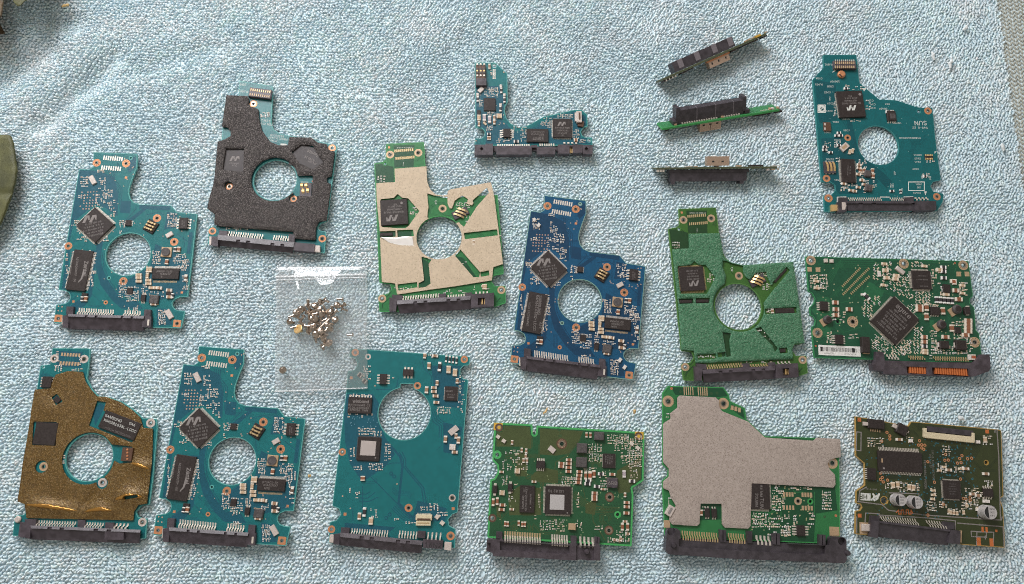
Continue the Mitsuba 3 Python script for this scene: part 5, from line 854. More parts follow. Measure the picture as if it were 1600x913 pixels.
# ------------------------------------------------------------------ dark board with cylinder capacitors
def dark_board():
    b = Board(new(17, 'dark olive-green circuit board with three silver can capacitors and a long cream socket'), F17, 'dark')
    b.board([(97, 75), (158, 86), (400, 130), (415, 105), (905, 150), (930, 156), (942, 530), (922, 545), (940, 600), (952, 826), (750, 812), (95, 748), (98, 616), (124, 612), (134, 595), (126, 578), (100, 572), (102, 502), (150, 468), (148, 345), (98, 302)], holes=[(845, 340, 11), (262, 556, 20)], inset=.3)
    b.pour([[(160, 230), (240, 250), (235, 430), (480, 440), (500, 640), (700, 640), (760, 480), (640, 300), (520, 240), (480, 290), (230, 240)], [(560, 250), (720, 250), (700, 310), (600, 290)]]); b.traces(b.bus(3, 9, 9, [(545, 230), (560, 300), (550, 380), (570, 470)]) + b.bus(3, 8, 6, [(690, 440), (740, 340), (800, 240), (815, 190)]) + b.bus(3, 9, 5, [(600, 420), (560, 500), (500, 560), (500, 640)]), '_pour')
    b.lasth = .02
    gs = [b.P([(104, 165), (130, 167), (128, 272), (102, 270)]).exterior]
    for q in ([(110, 562), (250, 580), (285, 612), (500, 640), (930, 668), (935, 650)], [(150, 740), (155, 628), (232, 632), (234, 655)], [(234, 640), (500, 655), (668, 672), (668, 720)], [(905, 152), (915, 300), (925, 665)], [(115, 560), (122, 500), (160, 480)], [(680, 685), (940, 706), (946, 822)], [(290, 512), (460, 518), (460, 535)], [(788, 812), (790, 735), (886, 738), (884, 818)], [(758, 732), (845, 736), (845, 765), (760, 762), (758, 732)], [(832, 766), (846, 767)], [(839, 758), (839, 776)], [(895, 152), (893, 168)], [(790, 600), (800, 660), (930, 668)], [(104, 650), (104, 740)]): gs.append(LineString([b.f(x, y) for x, y in q]))
    b.add('silk_print', prism(unary_union([g.buffer(.00022) for g in gs]), ZT, ZT + .00004), 'print_grey')
    lg = [b.P(q) for q in ([(128, 512), (185, 516), (183, 558), (126, 554)],)]; k = b.add('logo_block', prism(unary_union(lg), ZT, ZT + .00005), 'print_white')
    b.text(143, 535, 184, 'HF', 26, 'mask_dark', k, z=.06, bold=True)
    for q in ([(190, 552), (200, 545), (205, 530), (198, 520)], [(205, 555), (222, 545), (232, 520)], [(212, 535), (225, 528)]): b.add('silk_print', prism(LineString([b.f(x, y) for x, y in q]).buffer(.00042), ZT, ZT + .00005), 'print_white')
    b.text(496, 408, 88, 'FET001841-V030A', 12, 'print_grey', b.key, z=.03); b.text(541, 355, 88, 'SW-3-1GBB4/222008', 11, 'print_grey', b.key, z=.03); b.text(526, 330, 88, '2011 06 29', 10, 'print_grey', b.key, z=.03); b.text(190, 492, 5, 'W-0-DAR', 9, 'print_grey', b.key, z=.03)
    c = b.chip(354, 335, 250, 116, 3, 't', n=26, lead=20, hgt=1.2, dot=(260, 372, 6))
    b.pins(c, 240, 402, 466, 416, 26, 0, -16, w=.55, z1=.7, name='lead'); b.box('chip_label_mark', 250, 328, 10, 24, 3, 1.18, 1.22, 'tan_pad', parent=c); b.lasth = 1.2
    b.chip(650, 495, 98, 104, 3, 'tblr', n=16, lead=7, hgt=1.0); b.lines(650, 490, 3, 5, 50, 7, 14, 71, 'ferrite'); b.chip(858, 512, 54, 46, 3, 'tb', n=4, lead=13, hgt=1.2)
    k = b.box('switch', 218, 120, 92, 52, 6, 0, 1.6, 'chip_black', bevel=.2); b.box('terminal', 158, 118, 26, 20, 6, 0, 1.2, 'crystal_can', parent=k); [b.box('lead', 185 + i * 13, 154 + i * 1.5, 6, 14, 6, 0, .3, 'tan_pad', parent=k) for i in range(5)]
    k = b.box('switch', 366, 150, 62, 56, 28, 0, 1.6, 'chip_black', bevel=.2); b.box('terminal', 325, 132, 24, 20, 28, 0, 1.1, 'crystal_can', parent=k); [b.box('lead', 400 + i * -12, 165 + i * 9, 6, 14, 28, 0, .3, 'crystal_can', parent=k) for i in range(3)]
    b.chip(192, 405, 48, 66, 5, 'l', n=6, lead=10, hgt=1.3)
    k = b.box('flat_cable_socket', 637, 196, 282, 34, 6, 0, 1.5, 'cream_plastic', bevel=.15); b.box('latch', 640, 160, 262, 30, 6, 0, 1.0, 'plastic_dark', parent=k)
    for x, y in ((499, 168), (772, 196)): b.box('side_lug', x, y, 14, 50, 6, 0, 1.6, 'cream_plastic', parent=k)
    for i in range(20): b.box('lead', 520 + i * 12.4, 139 + i * 1.25, 5, 8, 6, 0, .2, 'tin', parent=k)
    for x, y, r, t in ((350, 552, 35, 0), (443, 565, 37, 0), (862, 622, 40, 1)):
        e, v, lu, lv = b.f.axes(x, y, 0); R = r * lu; k = b.box('can_base', x - 3, y + 3, r * 1.9, r * 1.9, 3, 0, .8, 'plastic_dark', bevel=.2)
        zt_ = 4.6; cc = b.f(x + r * .12, y + r * .06, ZT + zt_ * MM)
        m = lathe([(0, 0), (R * .94, 0), (R * .94, .0004), (R * .86, .0008), (R * .94, .0013), (R * .94, .0042), (R * .88, .0045), (0, .0045)], 28); m.apply_translation([*cc, ZT + .0005]); can = b.add('can_capacitor', m, 'alu', smooth=35)
        a = np.linspace(-PI / 2, PI / 2, 14) + (PI if t else PI); off = np.stack([np.cos(a), np.sin(a)], 1) * R * .86; seg = Polygon([*(cc + off)]).difference(sbox(cc[0] - R * .30, cc[1] - R, cc[0] + R, cc[1] + R))
        add(can, 'polarity_mark', prism(seg, ZT + .0050, ZT + .00503), 'ink_black')
        for i, s_ in enumerate(('RVM', '100', '16V')): b.text(x + r * .42, y - r * .42 + i * r * .48, 183, s_, r * .26, 'ink_black', can, z=5.02)
    b.box('solder_tab', 152, 715, 62, 66, 4, 0, .06, 'tan_pad'); b.box('solder_clip', 160, 712, 44, 40, 4, 0, 1.6, 'crystal_can', bevel=.3)
    for x, y, w, h in ((802, 790, 24, 44), (875, 796, 22, 44), (824, 722, 13, 30), (847, 723, 13, 30)): b.box('copper_pad', x, y, w, h, 3, 0, .06, 'orange_copper')
    b.add('serpentine_trace', prism(LineString([b.f(x, y) for x, y in [(330, 625)] + [(344 + (i // 2) * 14, 610 + (24 if i % 4 in (1, 2) else 0)) for i in range(12)] + [(425, 630)]]).buffer(.0002), ZT, ZT + .00005), 'orange_copper')
    for x, y, r in ((120, 97, 14), (850, 163, 14), (122, 643, 14), (902, 730, 9)): b.box('test_pad', x, y, r * 1.5, r * 1.5, 3, 0, .06, 'orange_copper')
    for x, y in ((247, 218), (277, 168), (293, 187), (293, 205), (463, 215), (457, 240), (475, 238), (493, 241), (487, 264), (510, 335), (612, 293), (607, 327), (627, 326), (705, 300), (692, 317), (679, 343), (700, 340), (737, 318), (760, 315), (697, 434), (548, 452), (240, 436), (256, 450), (280, 440), (250, 425), (713, 545), (752, 522), (752, 555), (728, 548), (598, 578), (511, 640), (240, 400), (475, 256), (752, 540)): b.ring(x, y, 8.5, 4, m='copper', hole=False, dots=0, name='ringed_via')
    b.parts('cap', 36, 16, 3, [(350, 208), (632, 382), (845, 404), (730, 375), (770, 520), (800, 528)]); b.parts('tan', 17, 34, 3, [(342, 465), (408, 480), (430, 484), (842, 210), (316, 468)]); b.parts('white', 22, 18, 3, [(840, 560), (855, 562), (800, 608), (415, 215), (800, 222)]); b.parts('tan', 24, 13, 3, [(605, 365), (580, 385), (700, 375), (545, 500), (540, 548), (545, 525)]); b.parts('tan', 12, 24, 3, [(645, 625), (662, 627), (680, 629), (735, 585), (718, 625), (635, 620)])
    b.lasth = .3
    for a in ((165, 195, 260, 250, 20), (300, 450, 460, 505, 24), (560, 340, 620, 400, 14), (660, 360, 720, 400, 10), (720, 480, 800, 600, 26), (620, 600, 700, 640, 10), (520, 480, 560, 560, 10), (500, 560, 560, 620, 16), (830, 440, 880, 480, 8), (700, 560, 760, 610, 10), (820, 180, 880, 240, 8), (590, 240, 640, 300, 12), (360, 190, 430, 230, 6), (260, 450, 310, 490, 8), (790, 500, 830, 550, 6), (570, 560, 620, 600, 8)): b.cluster(*a, cell=15, L=11, W=5.5, kinds='ctrp')
    b.scatter_vias(160, 200, 800, 660, 260, 3.6, (.02, .13, .17)); b.scatter_vias(540, 220, 780, 440, 70, 3.6, (.02, .14, .18))
    k, p = slim_connector(b, (235, 672), (640, 722), 12, 92, ztop=2.7, zfront=.6, slots=())
    for q, z in (([(186, 642), (236, 646), (232, 690), (184, 686)], 1.6), ([(600, 675), (664, 682), (662, 722), (600, 716)], 1.5), ([(188, 676), (236, 672), (226, 772), (182, 764)], 2.5), ([(640, 724), (698, 730), (694, 806), (628, 800)], 2.5)): add(k, 'end_block', b.slab(q, -1, z), 'plastic_dark')
    add(k, 'solder_clip', b.slab([(698, 728), (706, 729), (704, 796), (696, 796)], -.2, 1.0), 'tan_pad')
    b.pins(k, 240, 645, 434, 660, 15, 14, 40, w=.4, z1=1.6); b.pins(k, 500, 668, 590, 676, 7, 16, 40, w=.4, z1=1.6)
    b.done()
dark_board()

# ------------------------------------------------------------------ three narrow boards standing on their long edges
def ray_at(x, y):
    d = RC @ np.array([(x - 800) / FPX, -(y - 456.5) / FPX, -1.0]); return d / np.linalg.norm(d)
def edge_card(tag, label, a, c, lean, deep):
    """a, c: the ends of the upper edge in the enlarged view; lean: degrees the face turns up from edge-on; deep: the board's width in mm"""
    key = thing('adapter_board', label, 'circuit board')
    pa = np.array([FE.x0 + a[0] * FE.k, FE.y0 + a[1] * FE.k]); pc = np.array([FE.x0 + c[0] * FE.k, FE.y0 + c[1] * FE.k])
    h = deep * MM * .85
    for _ in range(3):      # the lower edge stands on the towel
        d = ray_at(*((pa + pc) / 2)); A, C = np.array([*at(*pa, h), h]), np.array([*at(*pc, h), h]); u = C - A; Lw = np.linalg.norm(u); u /= Lw
        t = math.radians(lean); d = d - u * (d @ u); d /= np.linalg.norm(d); n = np.cross(u, d)
        if n[1] < 0: n = -n
        d2 = d * math.cos(t) + n * math.sin(t); n2 = np.cross(u, d2); n2 = n2 if n2[1] > 0 else -n2
        h = -d2[2] * deep * MM - .0009
    k = FE.k / (FPX / np.linalg.norm(EYE - (A + C) / 2))        # metres per enlarged unit there
    def blk(name, parent, x0, x1, z0, z1, n0, n1, m, bevel=0.0001, **kw):
        """x from the left end in units of the enlarged view, z mm down the board, n mm out of it"""
        vs = bevel_box(np.array([0., 0]), np.array([1., 0]), np.array([0, -1.]), (x1 - x0) * k, (z1 - z0) * MM, n0 * MM, n1 * MM, min(bevel, abs(n1 - n0) * MM * .2))
        v = np.array(vs.vertices); W = A + np.outer(v[:, 0] + (x0 + x1) / 2 * k, u) + np.outer(v[:, 1] + (z0 + z1) / 2 * MM, d2) + np.outer(v[:, 2], n2)
        return add(parent, name, trimesh.Trimesh(W, vs.faces, process=False), m, **kw)
    return key, blk, Lw / k
def cards():
    key, blk, L = edge_card(5, 'narrow adapter board on edge with a yellow speck, uppermost and most slanted of the three', (75, 303), (657, 46), 0, 9)
    blk('substrate', key, 18, L, 0, 9, -.5, .5, 'edge_card'); [blk('solder_mask', key, 20, L - 2, .1, 9, s * .5 - .02, s * .5 + .02, 'mask_emerald') for s in (-1, 1)]
    s0 = 95; c = blk('connector', key, s0, s0 + 350, .8, 6.2, .6, 5.6, 'plastic_dark'); [blk('key_slot', c, s0 + x, s0 + x + 28, .7, 6.1, 1.6, 5.7, 'plastic_grey') for x in (28, 125, 225, 318)]
    u = blk('micro_socket', key, 278, 396, .9, 4.2, -4.4, -.6, 'shell_metal'); [blk('shell_hole', u, x, x + 8, .85, 1.6, -3.2, -2.0, 'ink_black') for x in (292, 330, 372)]; blk('socket_flange', u, 270, 404, .8, 2.0, -1.5, -.6, 'copper')
    blk('led', key, 560, 588, -.7, 1.2, .2, 1.2, 'yellow_lug', label='yellow indicator light')
    for x, w, n in ((120, 40, -1.3), (165, 26, -1.1), (410, 30, -1.4), (440, 20, -1.2), (480, 90, -1.2), (600, 24, -1.3), (20, 40, -1.4)): blk('chip', key, x, x + w, .3, 4, n, -.55, 'chip_black')
    for x in (30, 48, 66, 84): blk('contact', key, x, x + 6, .2, 2.6, -1.5, -.5, 'tin')
    for x in (500, 520, 545, 620): blk('capacitor', key, x, x + 12, .2, 1.6, .5, 1.1, 'tan_pad')
    key, blk, L = edge_card(6, 'narrow adapter board leaning so its green face shows, middle one of the three', (74, 572), (730, 465), 22, 8)
    blk('substrate', key, 12, L, 0, 8, -.5, .5, 'edge_green'); blk('solder_mask', key, 14, L - 2, .2, 7.9, .48, .52, 'mask_green'); blk('solder_mask', key, 14, L - 2, .2, 7.9, -.52, -.48, 'mask_emerald')
    c = blk('connector', key, 92, 452, 1.4, 6.0, .6, 7.4, 'plastic_dark'); [blk('guide_post', c, x, x + 18, 1.2, 6.4, 2.0, 9.0, 'plastic_dark') for x in (90, 446)]; [blk('connector_foot', c, x, x + 26, .9, 6.6, .6, 2.6, 'plastic_dark') for x in (74, 458)]
    for x in (200, 300, 395): blk('rib', c, x, x + 3, 1.3, 5, 1.5, 7.45, 'plastic_grey')
    for x0, n in ((120, 15), (345, 7)):
        for i in range(n): blk('contact', c, x0 + i * 13, x0 + i * 13 + 7, .7, 1.6, .55, 1.2, 'tin')
    u = blk('micro_socket', key, 218, 332, 1.0, 4.6, -5.0, -.6, 'shell_metal'); blk('shell_seam', u, 273, 276, .9, 3, -4.9, -1.5, 'plastic_brown'); [blk('shell_hole', u, x, x + 12, .92, 1.8, -2.2, -1.4, 'ink_black') for x in (232, 268, 305)]
    for x, w, m in ((80, 12, 'tan_pad'), (330, 14, 'tan_pad'), (590, 10, 'tan_pad'), (602, 14, 'crystal_can'), (632, 12, 'tan_pad')): blk('capacitor', key, x, x + w, .5, 2.2, .55, 1.3, m)
    for i in range(7): blk('contact', key, 545 + i * 8, 549 + i * 8, 1.0, 1.8, .55, .75, 'tin')
    for x, w in ((505, 90), (620, 40), (30, 20)): blk('chip', key, x, x + w, .4, 4, -1.4, -.55, 'chip_black')
    key, blk, L = edge_card(7, 'narrow adapter board seen edge-on with its gold socket above, lowest of the three', (50, 785), (717, 779), 0, 9)
    blk('substrate', key, 6, L, 0, 9, -.45, .45, 'edge_card'); [blk('solder_mask', key, 8, L - 2, .1, 9, s * .45 - .02, s * .45 + .02, 'mask_emerald') for s in (-1, 1)]
    c = blk('connector', key, 82, 490, 1.6, 6.4, -6.2, -.6, 'plastic_dark'); [blk('guide_post', c, x, x + 20, 1.4, 6.4, -7.6, -2.0, 'plastic_dark') for x in (88, 455)]; blk('connector_foot', c, 76, 500, 1.2, 6, -2.0, -.6, 'plastic_dark')
    u = blk('micro_socket', key, 274, 392, .9, 4.4, 1.0, 5.4, 'shell_metal'); blk('shell_seam', u, 326, 340, .95, 4, .6, 5.0, 'plastic_brown'); [blk('shell_hole', u, x, x + 12, .86, 1.3, 2.6, 3.4, 'ink_black') for x in (300, 350)]; blk('socket_root', u, 318, 336, 1, 3, .4, 1.2, 'plastic_dark')
    for x, w, n, m in ((10, 10, -1.7, 'tin'), (24, 10, -1.7, 'tin'), (38, 10, -1.7, 'tin'), (590, 14, -1.4, 'crystal_can'), (615, 20, -1.2, 'tan_pad'), (645, 10, -1.0, 'tan_pad')): blk('terminal', key, x, x + w, .3, 2, n, -.5, m)
    for x, w, n, m in ((500, 70, 1.3, 'chip_black'), (432, 24, 1.2, 'tan_pad'), (60, 14, .9, 'tin'), (620, 40, .9, 'tin'), (210, 14, .9, 'tan_pad'), (165, 30, .8, 'tan_pad')): blk('chip', key, x, x + w, .3, 3, .5, n, m)
cards()

# ------------------------------------------------------------------ plastic bag and its screws
FB = Frame(410, 410, 190 / 826)
FS = Frame(440, 450, 120 / 783)
bag = thing('plastic_bag', 'clear resealable plastic bag of small screws, one corner over the large plain teal board', 'bag')
heap = FS(350, 340)
o14 = [o for o in OUTLINES if o.contains(Point(*F14(250, 600)))][0]
def film_z(x, y, top):
    import shapely
    d = shapely.distance(shapely.points(x, y), o14); on = np.clip(1 - d / .024, 0, 1); on = on * on * (3 - 2 * on)
    z = .0007 + .0019 * on + .00040 * (meshkit.fbm(np.stack([x * 38, y * 38, x * 0 + (5 if top else 1)], -1), 2) - .5)
    if top:
        dy = y - heap[1]; r1 = np.sqrt(((x - heap[0]) / .019) ** 2 + (dy / np.where(dy > 0, .026, .018)) ** 2 + .02); z = z + .0036 * np.clip(1.06 - r1, 0, 1) + .0003
        for px, py in ((15, 842), (700, 480)): q = FS(px, py); z = z + .0011 * np.exp(-(((x - q[0]) ** 2 + (y - q[1]) ** 2) / .010 ** 2))
        q = FB(718, 858); t = np.clip(1 - (q[0] - x) / .024, 0, 1) * np.clip(1 - (y - q[1]) / .0042, 0, 1); z = z + .0016 * t ** 2
    return z
def film(top):
    nx, ny = 70, 90; U, V = np.meshgrid(np.linspace(0, 1, nx), np.linspace(0, 1, ny))
    c = np.array([FB(88, 30), FB(708, 28), FB(718, 858), FB(80, 880)])
    P2 = (c[0] * (1 - U[..., None]) + c[1] * U[..., None]) * (1 - V[..., None]) + (c[3] * (1 - U[..., None]) + c[2] * U[..., None]) * V[..., None]; P2 = P2.reshape(-1, 2)
    z = film_z(P2[:, 0], P2[:, 1], False)
    em = np.minimum(np.minimum(U, 1 - U) * .042, np.minimum(V, 1 - V) * .056).ravel()
    if top: z = z + np.minimum(film_z(P2[:, 0], P2[:, 1], True) - z, .15 * em) + .00008
    i = np.arange(nx * ny).reshape(ny, nx); q = np.stack([i[:-1, :-1], i[1:, :-1], i[1:, 1:], i[:-1, 1:]], -1).reshape(-1, 4)
    return trimesh.Trimesh(np.c_[P2, z], np.vstack([q[:, [0, 1, 2]], q[:, [0, 2, 3]]]), process=False)
add(bag, 'front_film', film(True), 'film', smooth=True); add(bag, 'back_film', film(False), 'film', smooth=True)
def ridge(x0, y0, x1, y1, w, h, m, name, zo=.0012):
    n = 40; t = np.linspace(0, 1, n); P2 = np.array([FB(x0 + (x1 - x0) * a, y0 + (y1 - y0) * a) for a in t]); z = film_z(P2[:, 0], P2[:, 1], False) + zo; vs, f = [], []
    for i in range(n):
        for a, b in ((-.5, 0), (-.3, .8), (0, 1), (.3, .8), (.5, 0)): vs.append([P2[i, 0], P2[i, 1] + a * w, z[i] + b * h])
    for i in range(n - 1):
        for j in range(4): f += [[i * 5 + j, i * 5 + j + 1, i * 5 + j + 6], [i * 5 + j, i * 5 + j + 6, i * 5 + j + 5]]
    return add(bag, name, trimesh.Trimesh(vs, f, process=False), m, smooth=True)
ridge(98, 104, 706, 88, .0017, .0009, 'film_strip', 'zip_strip'); ridge(100, 122, 706, 106, .0009, .0006, 'film_strip', 'zip_strip'); ridge(92, 52, 706, 44, .0004, .0003, 'film_strip', 'fold_line'); ridge(90, 34, 706, 28, .0004, .0003, 'film_strip', 'fold_line'); ridge(92, 140, 708, 128, .0003, .0003, 'film_strip', 'fold_line'); ridge(80, 878, 716, 857, .0007, .0003, 'film_strip', 'bottom_seam', .0003)
# screws: (x, y, kind, angle on the towel, tilt from standing, height of the foot in mm)
def screw_mesh(kind):
    s = MM
    if kind == 'pan': pr = [(0, -2.6), (.72, -2.6), (.8, -2.4), (.8, 0), (1.75, 0), (1.72, .5), (1.2, 1.05), (.62, 1.2), (.5, .62), (0, .62)]
    elif kind == 'flat': pr = [(0, -2.8), (.62, -2.8), (.7, -2.5), (.7, -.1), (2.3, -.1), (2.35, .25), (2.1, .42), (.75, .42), (.6, .1), (0, .1)]
    elif kind == 'small': pr = [(0, -2.7), (.5, -2.7), (.58, -2.5), (.58, 0), (1.2, 0), (1.15, .4), (.5, .6), (.42, .3), (0, .3)]
    elif kind == 'long': pr = [(0, -7.4), (.55, -7.4), (.62, -7.2), (.62, 0), (1.05, 0), (1.0, .5), (.4, .6), (0, .3)]
    m = lathe([(a * s, b * s) for a, b in pr], 16); m.apply_scale(.93); m.apply_translation(-m.bounds.mean(0)); return m
SM = {k: screw_mesh(k) for k in ('pan', 'flat', 'small', 'long')}
SP = {k: mikit.ply(m, 'nickel', smooth=32) for k, m in SM.items()}
SCREWS = [(198, 222, 'pan', 0, 12), (150, 257, 'pan', 40, 20), (340, 190, 'pan', 80, 25), (385, 222, 'pan', 120, 18), (408, 272, 'pan', 10, 28), (350, 318, 'pan', 200, 24), (470, 385, 'pan', 30, 20), (550, 330, 'pan', 90, 15), (350, 472, 'pan', 0, 8), (403, 447, 'pan', 60, 15), (425, 520, 'pan', 20, 32), (566, 185, 'pan', 45, 22), (500, 248, 'pan', 140, 26), (95, 350, 'pan', 170, 40),
    (270, 155, 'pan', -90, 120), (268, 245, 'small', 30, 70), (240, 222, 'small', 120, 85), (598, 115, 'small', 0, 92), (642, 222, 'small', 160, 75), (625, 178, 'small', 20, 60), (100, 290, 'small', 15, 88), (160, 300, 'small', 150, 80), (212, 308, 'small', 60, 72), (205, 360, 'small', 135, 84), (125, 402, 'small', 10, 92), (265, 392, 'small', 175, 88), (300, 350, 'small', 30, 80), (370, 356, 'long', 205, 88), (400, 330, 'small', 100, 70), (425, 378, 'long', 225, 88), (458, 250, 'long', -63, 90), (520, 215, 'small', 100, 78), (545, 250, 'small', 45, 85), (515, 278, 'small', 215, 82), (325, 240, 'pan', 200, 115), (290, 215, 'small', 130, 75), (280, 290, 'small', 80, 60), (340, 268, 'small', 10, 85), (300, 420, 'pan', 190, 110), (345, 420, 'small', 100, 80), (292, 442, 'pan', 220, 100), (350, 530, 'small', 95, 60), (510, 392, 'small', 70, 72), (490, 432, 'pan', 30, 70), (455, 432, 'pan', 45, 100), (435, 140, 'small', 30, 85), (458, 128, 'small', 140, 80), (385, 150, 'pan', 20, 60), (182, 268, 'small', 60, 70), (418, 605, 'small', 120, 80), (440, 590, 'small', 40, 100), (700, 481, 'small', 5, 90), (185, 430, 'flat', 150, 30), (478, 578, 'flat', 90, 35), (14, 840, 'pan', 0, 14), (380, 400, 'pan', 70, 90), (435, 330, 'small', 20, 90), (445, 470, 'small', 160, 85), (310, 320, 'pan', 20, 45), (385, 490, 'small', 30, 90)]
near = [(s[0], s[1]) for s in SCREWS]
R_ = random.Random(11)
for i, (x, y, kind, az, tilt) in enumerate(SCREWS):
    lone = (x, y) in ((700, 481), (14, 840))
    crowd = sum(1 for q in near if (q[0] - x) ** 2 + (q[1] - y) ** 2 < 60 ** 2) - 1
    M = T().rotate([0, 0, 1], az).rotate([0, 1, 0], tilt)
    mm = np.array(M.matrix)[:3, :3]; lo = (SM[kind].vertices @ mm.T)[:, 2].min()
    zf = .0011 + (0 if lone else min(crowd, 8) * .00022 * R_.uniform(.5, 1.3))
    zf += 0 if lone or kind in ('pan', 'flat') else .0009
    z = zf - lo; p = FS(x, y, z)
    look_ = {'pan': 'dome-headed screw', 'small': 'tiny thin screw', 'long': 'long thin pin-like screw', 'flat': 'wide flat-headed screw'}[kind] + (' showing its round head' if tilt < 45 else ' lying on its side')
    row = 'upper' if y < 215 else 'middle' if y < 350 else 'lower'; col = 'left' if x < 240 else 'right' if x > 440 else 'centre'
    lab = f'{look_} in the {row} {col} of the bagged heap'; grp = f'{look_}s, {row} {col} of the heap'
    if (x, y) == (700, 481): lab, grp = 'tiny screw lying by itself in the bag to the right of the screw heap', None
    if (x, y) == (14, 840): lab, grp = 'single dome-headed screw by itself in the lower left corner of the bag', None
    if (x, y) == (185, 430): lab, grp = 'wide flat-headed brassy screw at the left rim of the screw heap', None
    if (x, y) == (478, 578): lab, grp = 'wide flat-headed silver screw at the lower end of the screw heap', None
    if (x, y) == (458, 250): lab, grp = 'longest straight pin-like screw crossing the upper middle of the screw heap', None
    key = thing('screw', lab, 'screw', grp)
    scene[key] = {**SP[kind], 'to_world': T().translate([float(p[0]), float(p[1]), float(z)]) @ M}
    if (x, y) == (185, 430): scene[key]['bsdf'] = {'type': 'ref', 'id': 'gold'}

# ------------------------------------------------------------------ leaf tips, lint, crumbs
NP = Frame(0, 0, 1.0)
def leaf(name, pts, label, m, z, curl):
    g = Polygon([at(x, y, z) for x, y in pts]).buffer(-.0008).buffer(.0008); c = g.centroid
    k = thing(name, label, 'leaf')
    def h(x, y): return curl * ((x - c.x) ** 2) / .02 ** 2 * .004 + .0007 * (meshkit.fbm(np.stack([x * 70, y * 70, x * 0], -1), 3) - .5) - .0008 * np.exp(-((y - c.y) / .0012) ** 2)
    scene[k] = mikit.ply(sheet(g, z, .0003, .0016, h, .00004), m, smooth=True)
leaf('leaf', [(-330, 270), (-200, 200), (-60, 206), (0, 212), (18, 213), (22, 224), (25, 245), (28, 268), (26, 284), (20, 304), (11, 330), (2, 352), (-60, 410), (-200, 430)], 'olive green leaf reaching in over the left edge of the towel', 'leaf_green', .005, .05)
leaf('leaf', [(-60, -260), (-10, -120), (14, -40), (18, -6), (22, 4), (28, 11), (33, 9), (38, 3), (50, -3), (80, -60), (110, -180), (60, -300)], 'pale olive leaf tip pointing down at the upper edge near the corner', 'leaf_green', .014, .02)
leaf('dry_leaf', [(-80, 20), (-10, 30), (1, 39), (6, 49), (14, 55), (21, 60), (14, 60), (4, 54), (-8, 52), (-80, 60)], 'thin dry brown leaf tip at the left edge near the upper corner', 'leaf_brown', .006, .2)
leaf('dry_leaf', [(-330, -160), (-120, -220), (-10, -120), (8, -50), (9, -10), (5, 10), (3, 26), (-4, 34), (-90, 60), (-300, 40)], 'dark brown dry leaf in the upper left corner', 'leaf_brown', .014, .02)
def fleck(name, label, x, y, w, l, ang, m, seed):
    rnd = np.random.default_rng(seed); n = 7; t = np.linspace(-.5, .5, n); p = np.array(at(x, y, .0006)); a = math.radians(-ang); e = np.array([math.cos(a), math.sin(a)]); v = np.array([-e[1], e[0]])
    c = p + np.outer(t * l, e) + np.outer(np.cumsum(rnd.normal(0, .12, n)) * w * 1.5, v); vs, f = [], []
    for i in range(n):
        r = w / 2 * (.35 + math.sin(PI * (i + .5) / n))
        for j in range(6): q = j * PI / 3; o = c[i] + v * math.cos(q) * r; vs.append([o[0], o[1], .0007 + r * .8 * math.sin(q) + .0002 * math.sin(i)])
    for i in range(n - 1):
        for j in range(6): a_, b_ = i * 6 + j, i * 6 + (j + 1) % 6; f += [[a_, b_, b_ + 6], [a_, b_ + 6, a_ + 6]]
    k = thing(name, label, 'lint' if m == 'lint' else 'crumb'); scene[k] = mikit.ply(trimesh.Trimesh(vs, f, process=False), m, smooth=True)
fleck('lint_thread', 'left one of two white fluffs right of the dark teal board', 1457, 88, .0014, .0046, 80, 'lint', 1); fleck('lint_thread', 'right one of two white fluffs right of the dark teal board', 1486, 100, .0014, .0055, 105, 'lint', 2)
fleck('lint_thread', 'white fluff on the towel near the right edge beside the woven hem', 1567, 230, .0015, .0036, 60, 'lint', 3); fleck('lint_thread', 'white fluff on the towel above the white fluff pair and left of the hem', 1508, 44, .0013, .0036, 130, 'lint', 4)
fleck('lint_thread', 'white fluff at the upper edge of the dark olive board above its cream socket', 1502, 652, .0018, .0030, 30, 'lint', 5)
fleck('crumb', 'thin yellow straw crumb on the towel above the bright-edged green board', 853, 643, .0007, .0036, -52, 'crumb_tan', 6); fleck('crumb', 'orange crumb on the towel left of the board under the off-white pad', 992, 643, .0011, .0018, 60, 'crumb_tan', 7); fleck('crumb', 'orange crumb at the upper edge of the towel near the leaf tips', 99, 7, .0014, .0030, -60, 'crumb_tan', 8); fleck('crumb', 'pale crumb on the towel right of the second teal board lower corner', 484, 743, .0011, .0014, 20, 'crumb_tan', 9)

# ------------------------------------------------------------------ the towel
TOWEL = thing('towel', 'light blue terry towel with looped pile that everything lies on', 'towel')
hemA, hemB = at(1561, 0, 0), at(1591, 210, 0)
hd = (hemB - hemA) / np.linalg.norm(hemB - hemA); hn = np.array([hd[1], -hd[0]]); hn = hn if hn[0] > 0 else -hn
def ground(x, y):
    """the towel's lie under the pile, always at or below zero"""
    P3 = np.stack([x * 13 + 2, y * 13, x * 0], -1)
    z = -.0022 * meshkit.fbm(P3, 2, seed=4)
    for (a, b, w, d) in (((60, 190), (170, 85), .006, .0034), ((-20, 130), (60, 70), .007, .0036), ((30, 20), (110, 30), .006, .0030), ((300, 10), (420, 120), .007, .0009), ((130, 130), (330, 70), .006, .0012), ((640, 150), (780, 20), .008, .0010), ((20, 490), (90, 430), .007, .0012), ((540, 110), (640, 200), .007, .0009), ((930, 60), (1010, 330), .008, .0008), ((960, 640), (1010, 900), .008, .0009), ((380, 860), (520, 900), .007, .0010), ((1530, 330), (1590, 620), .008, .0012)):
        A, B_ = np.array(at(*a, 0)), np.array(at(*b, 0)); P2 = np.stack([x, y], -1); t = np.clip(((P2 - A) @ (B_ - A)) / ((B_ - A) @ (B_ - A)), 0, 1)
        z = z - 1.4 * d * np.exp(-(np.linalg.norm(P2 - (A + t[..., None] * (B_ - A)), axis=-1) / w) ** 2)
    return z
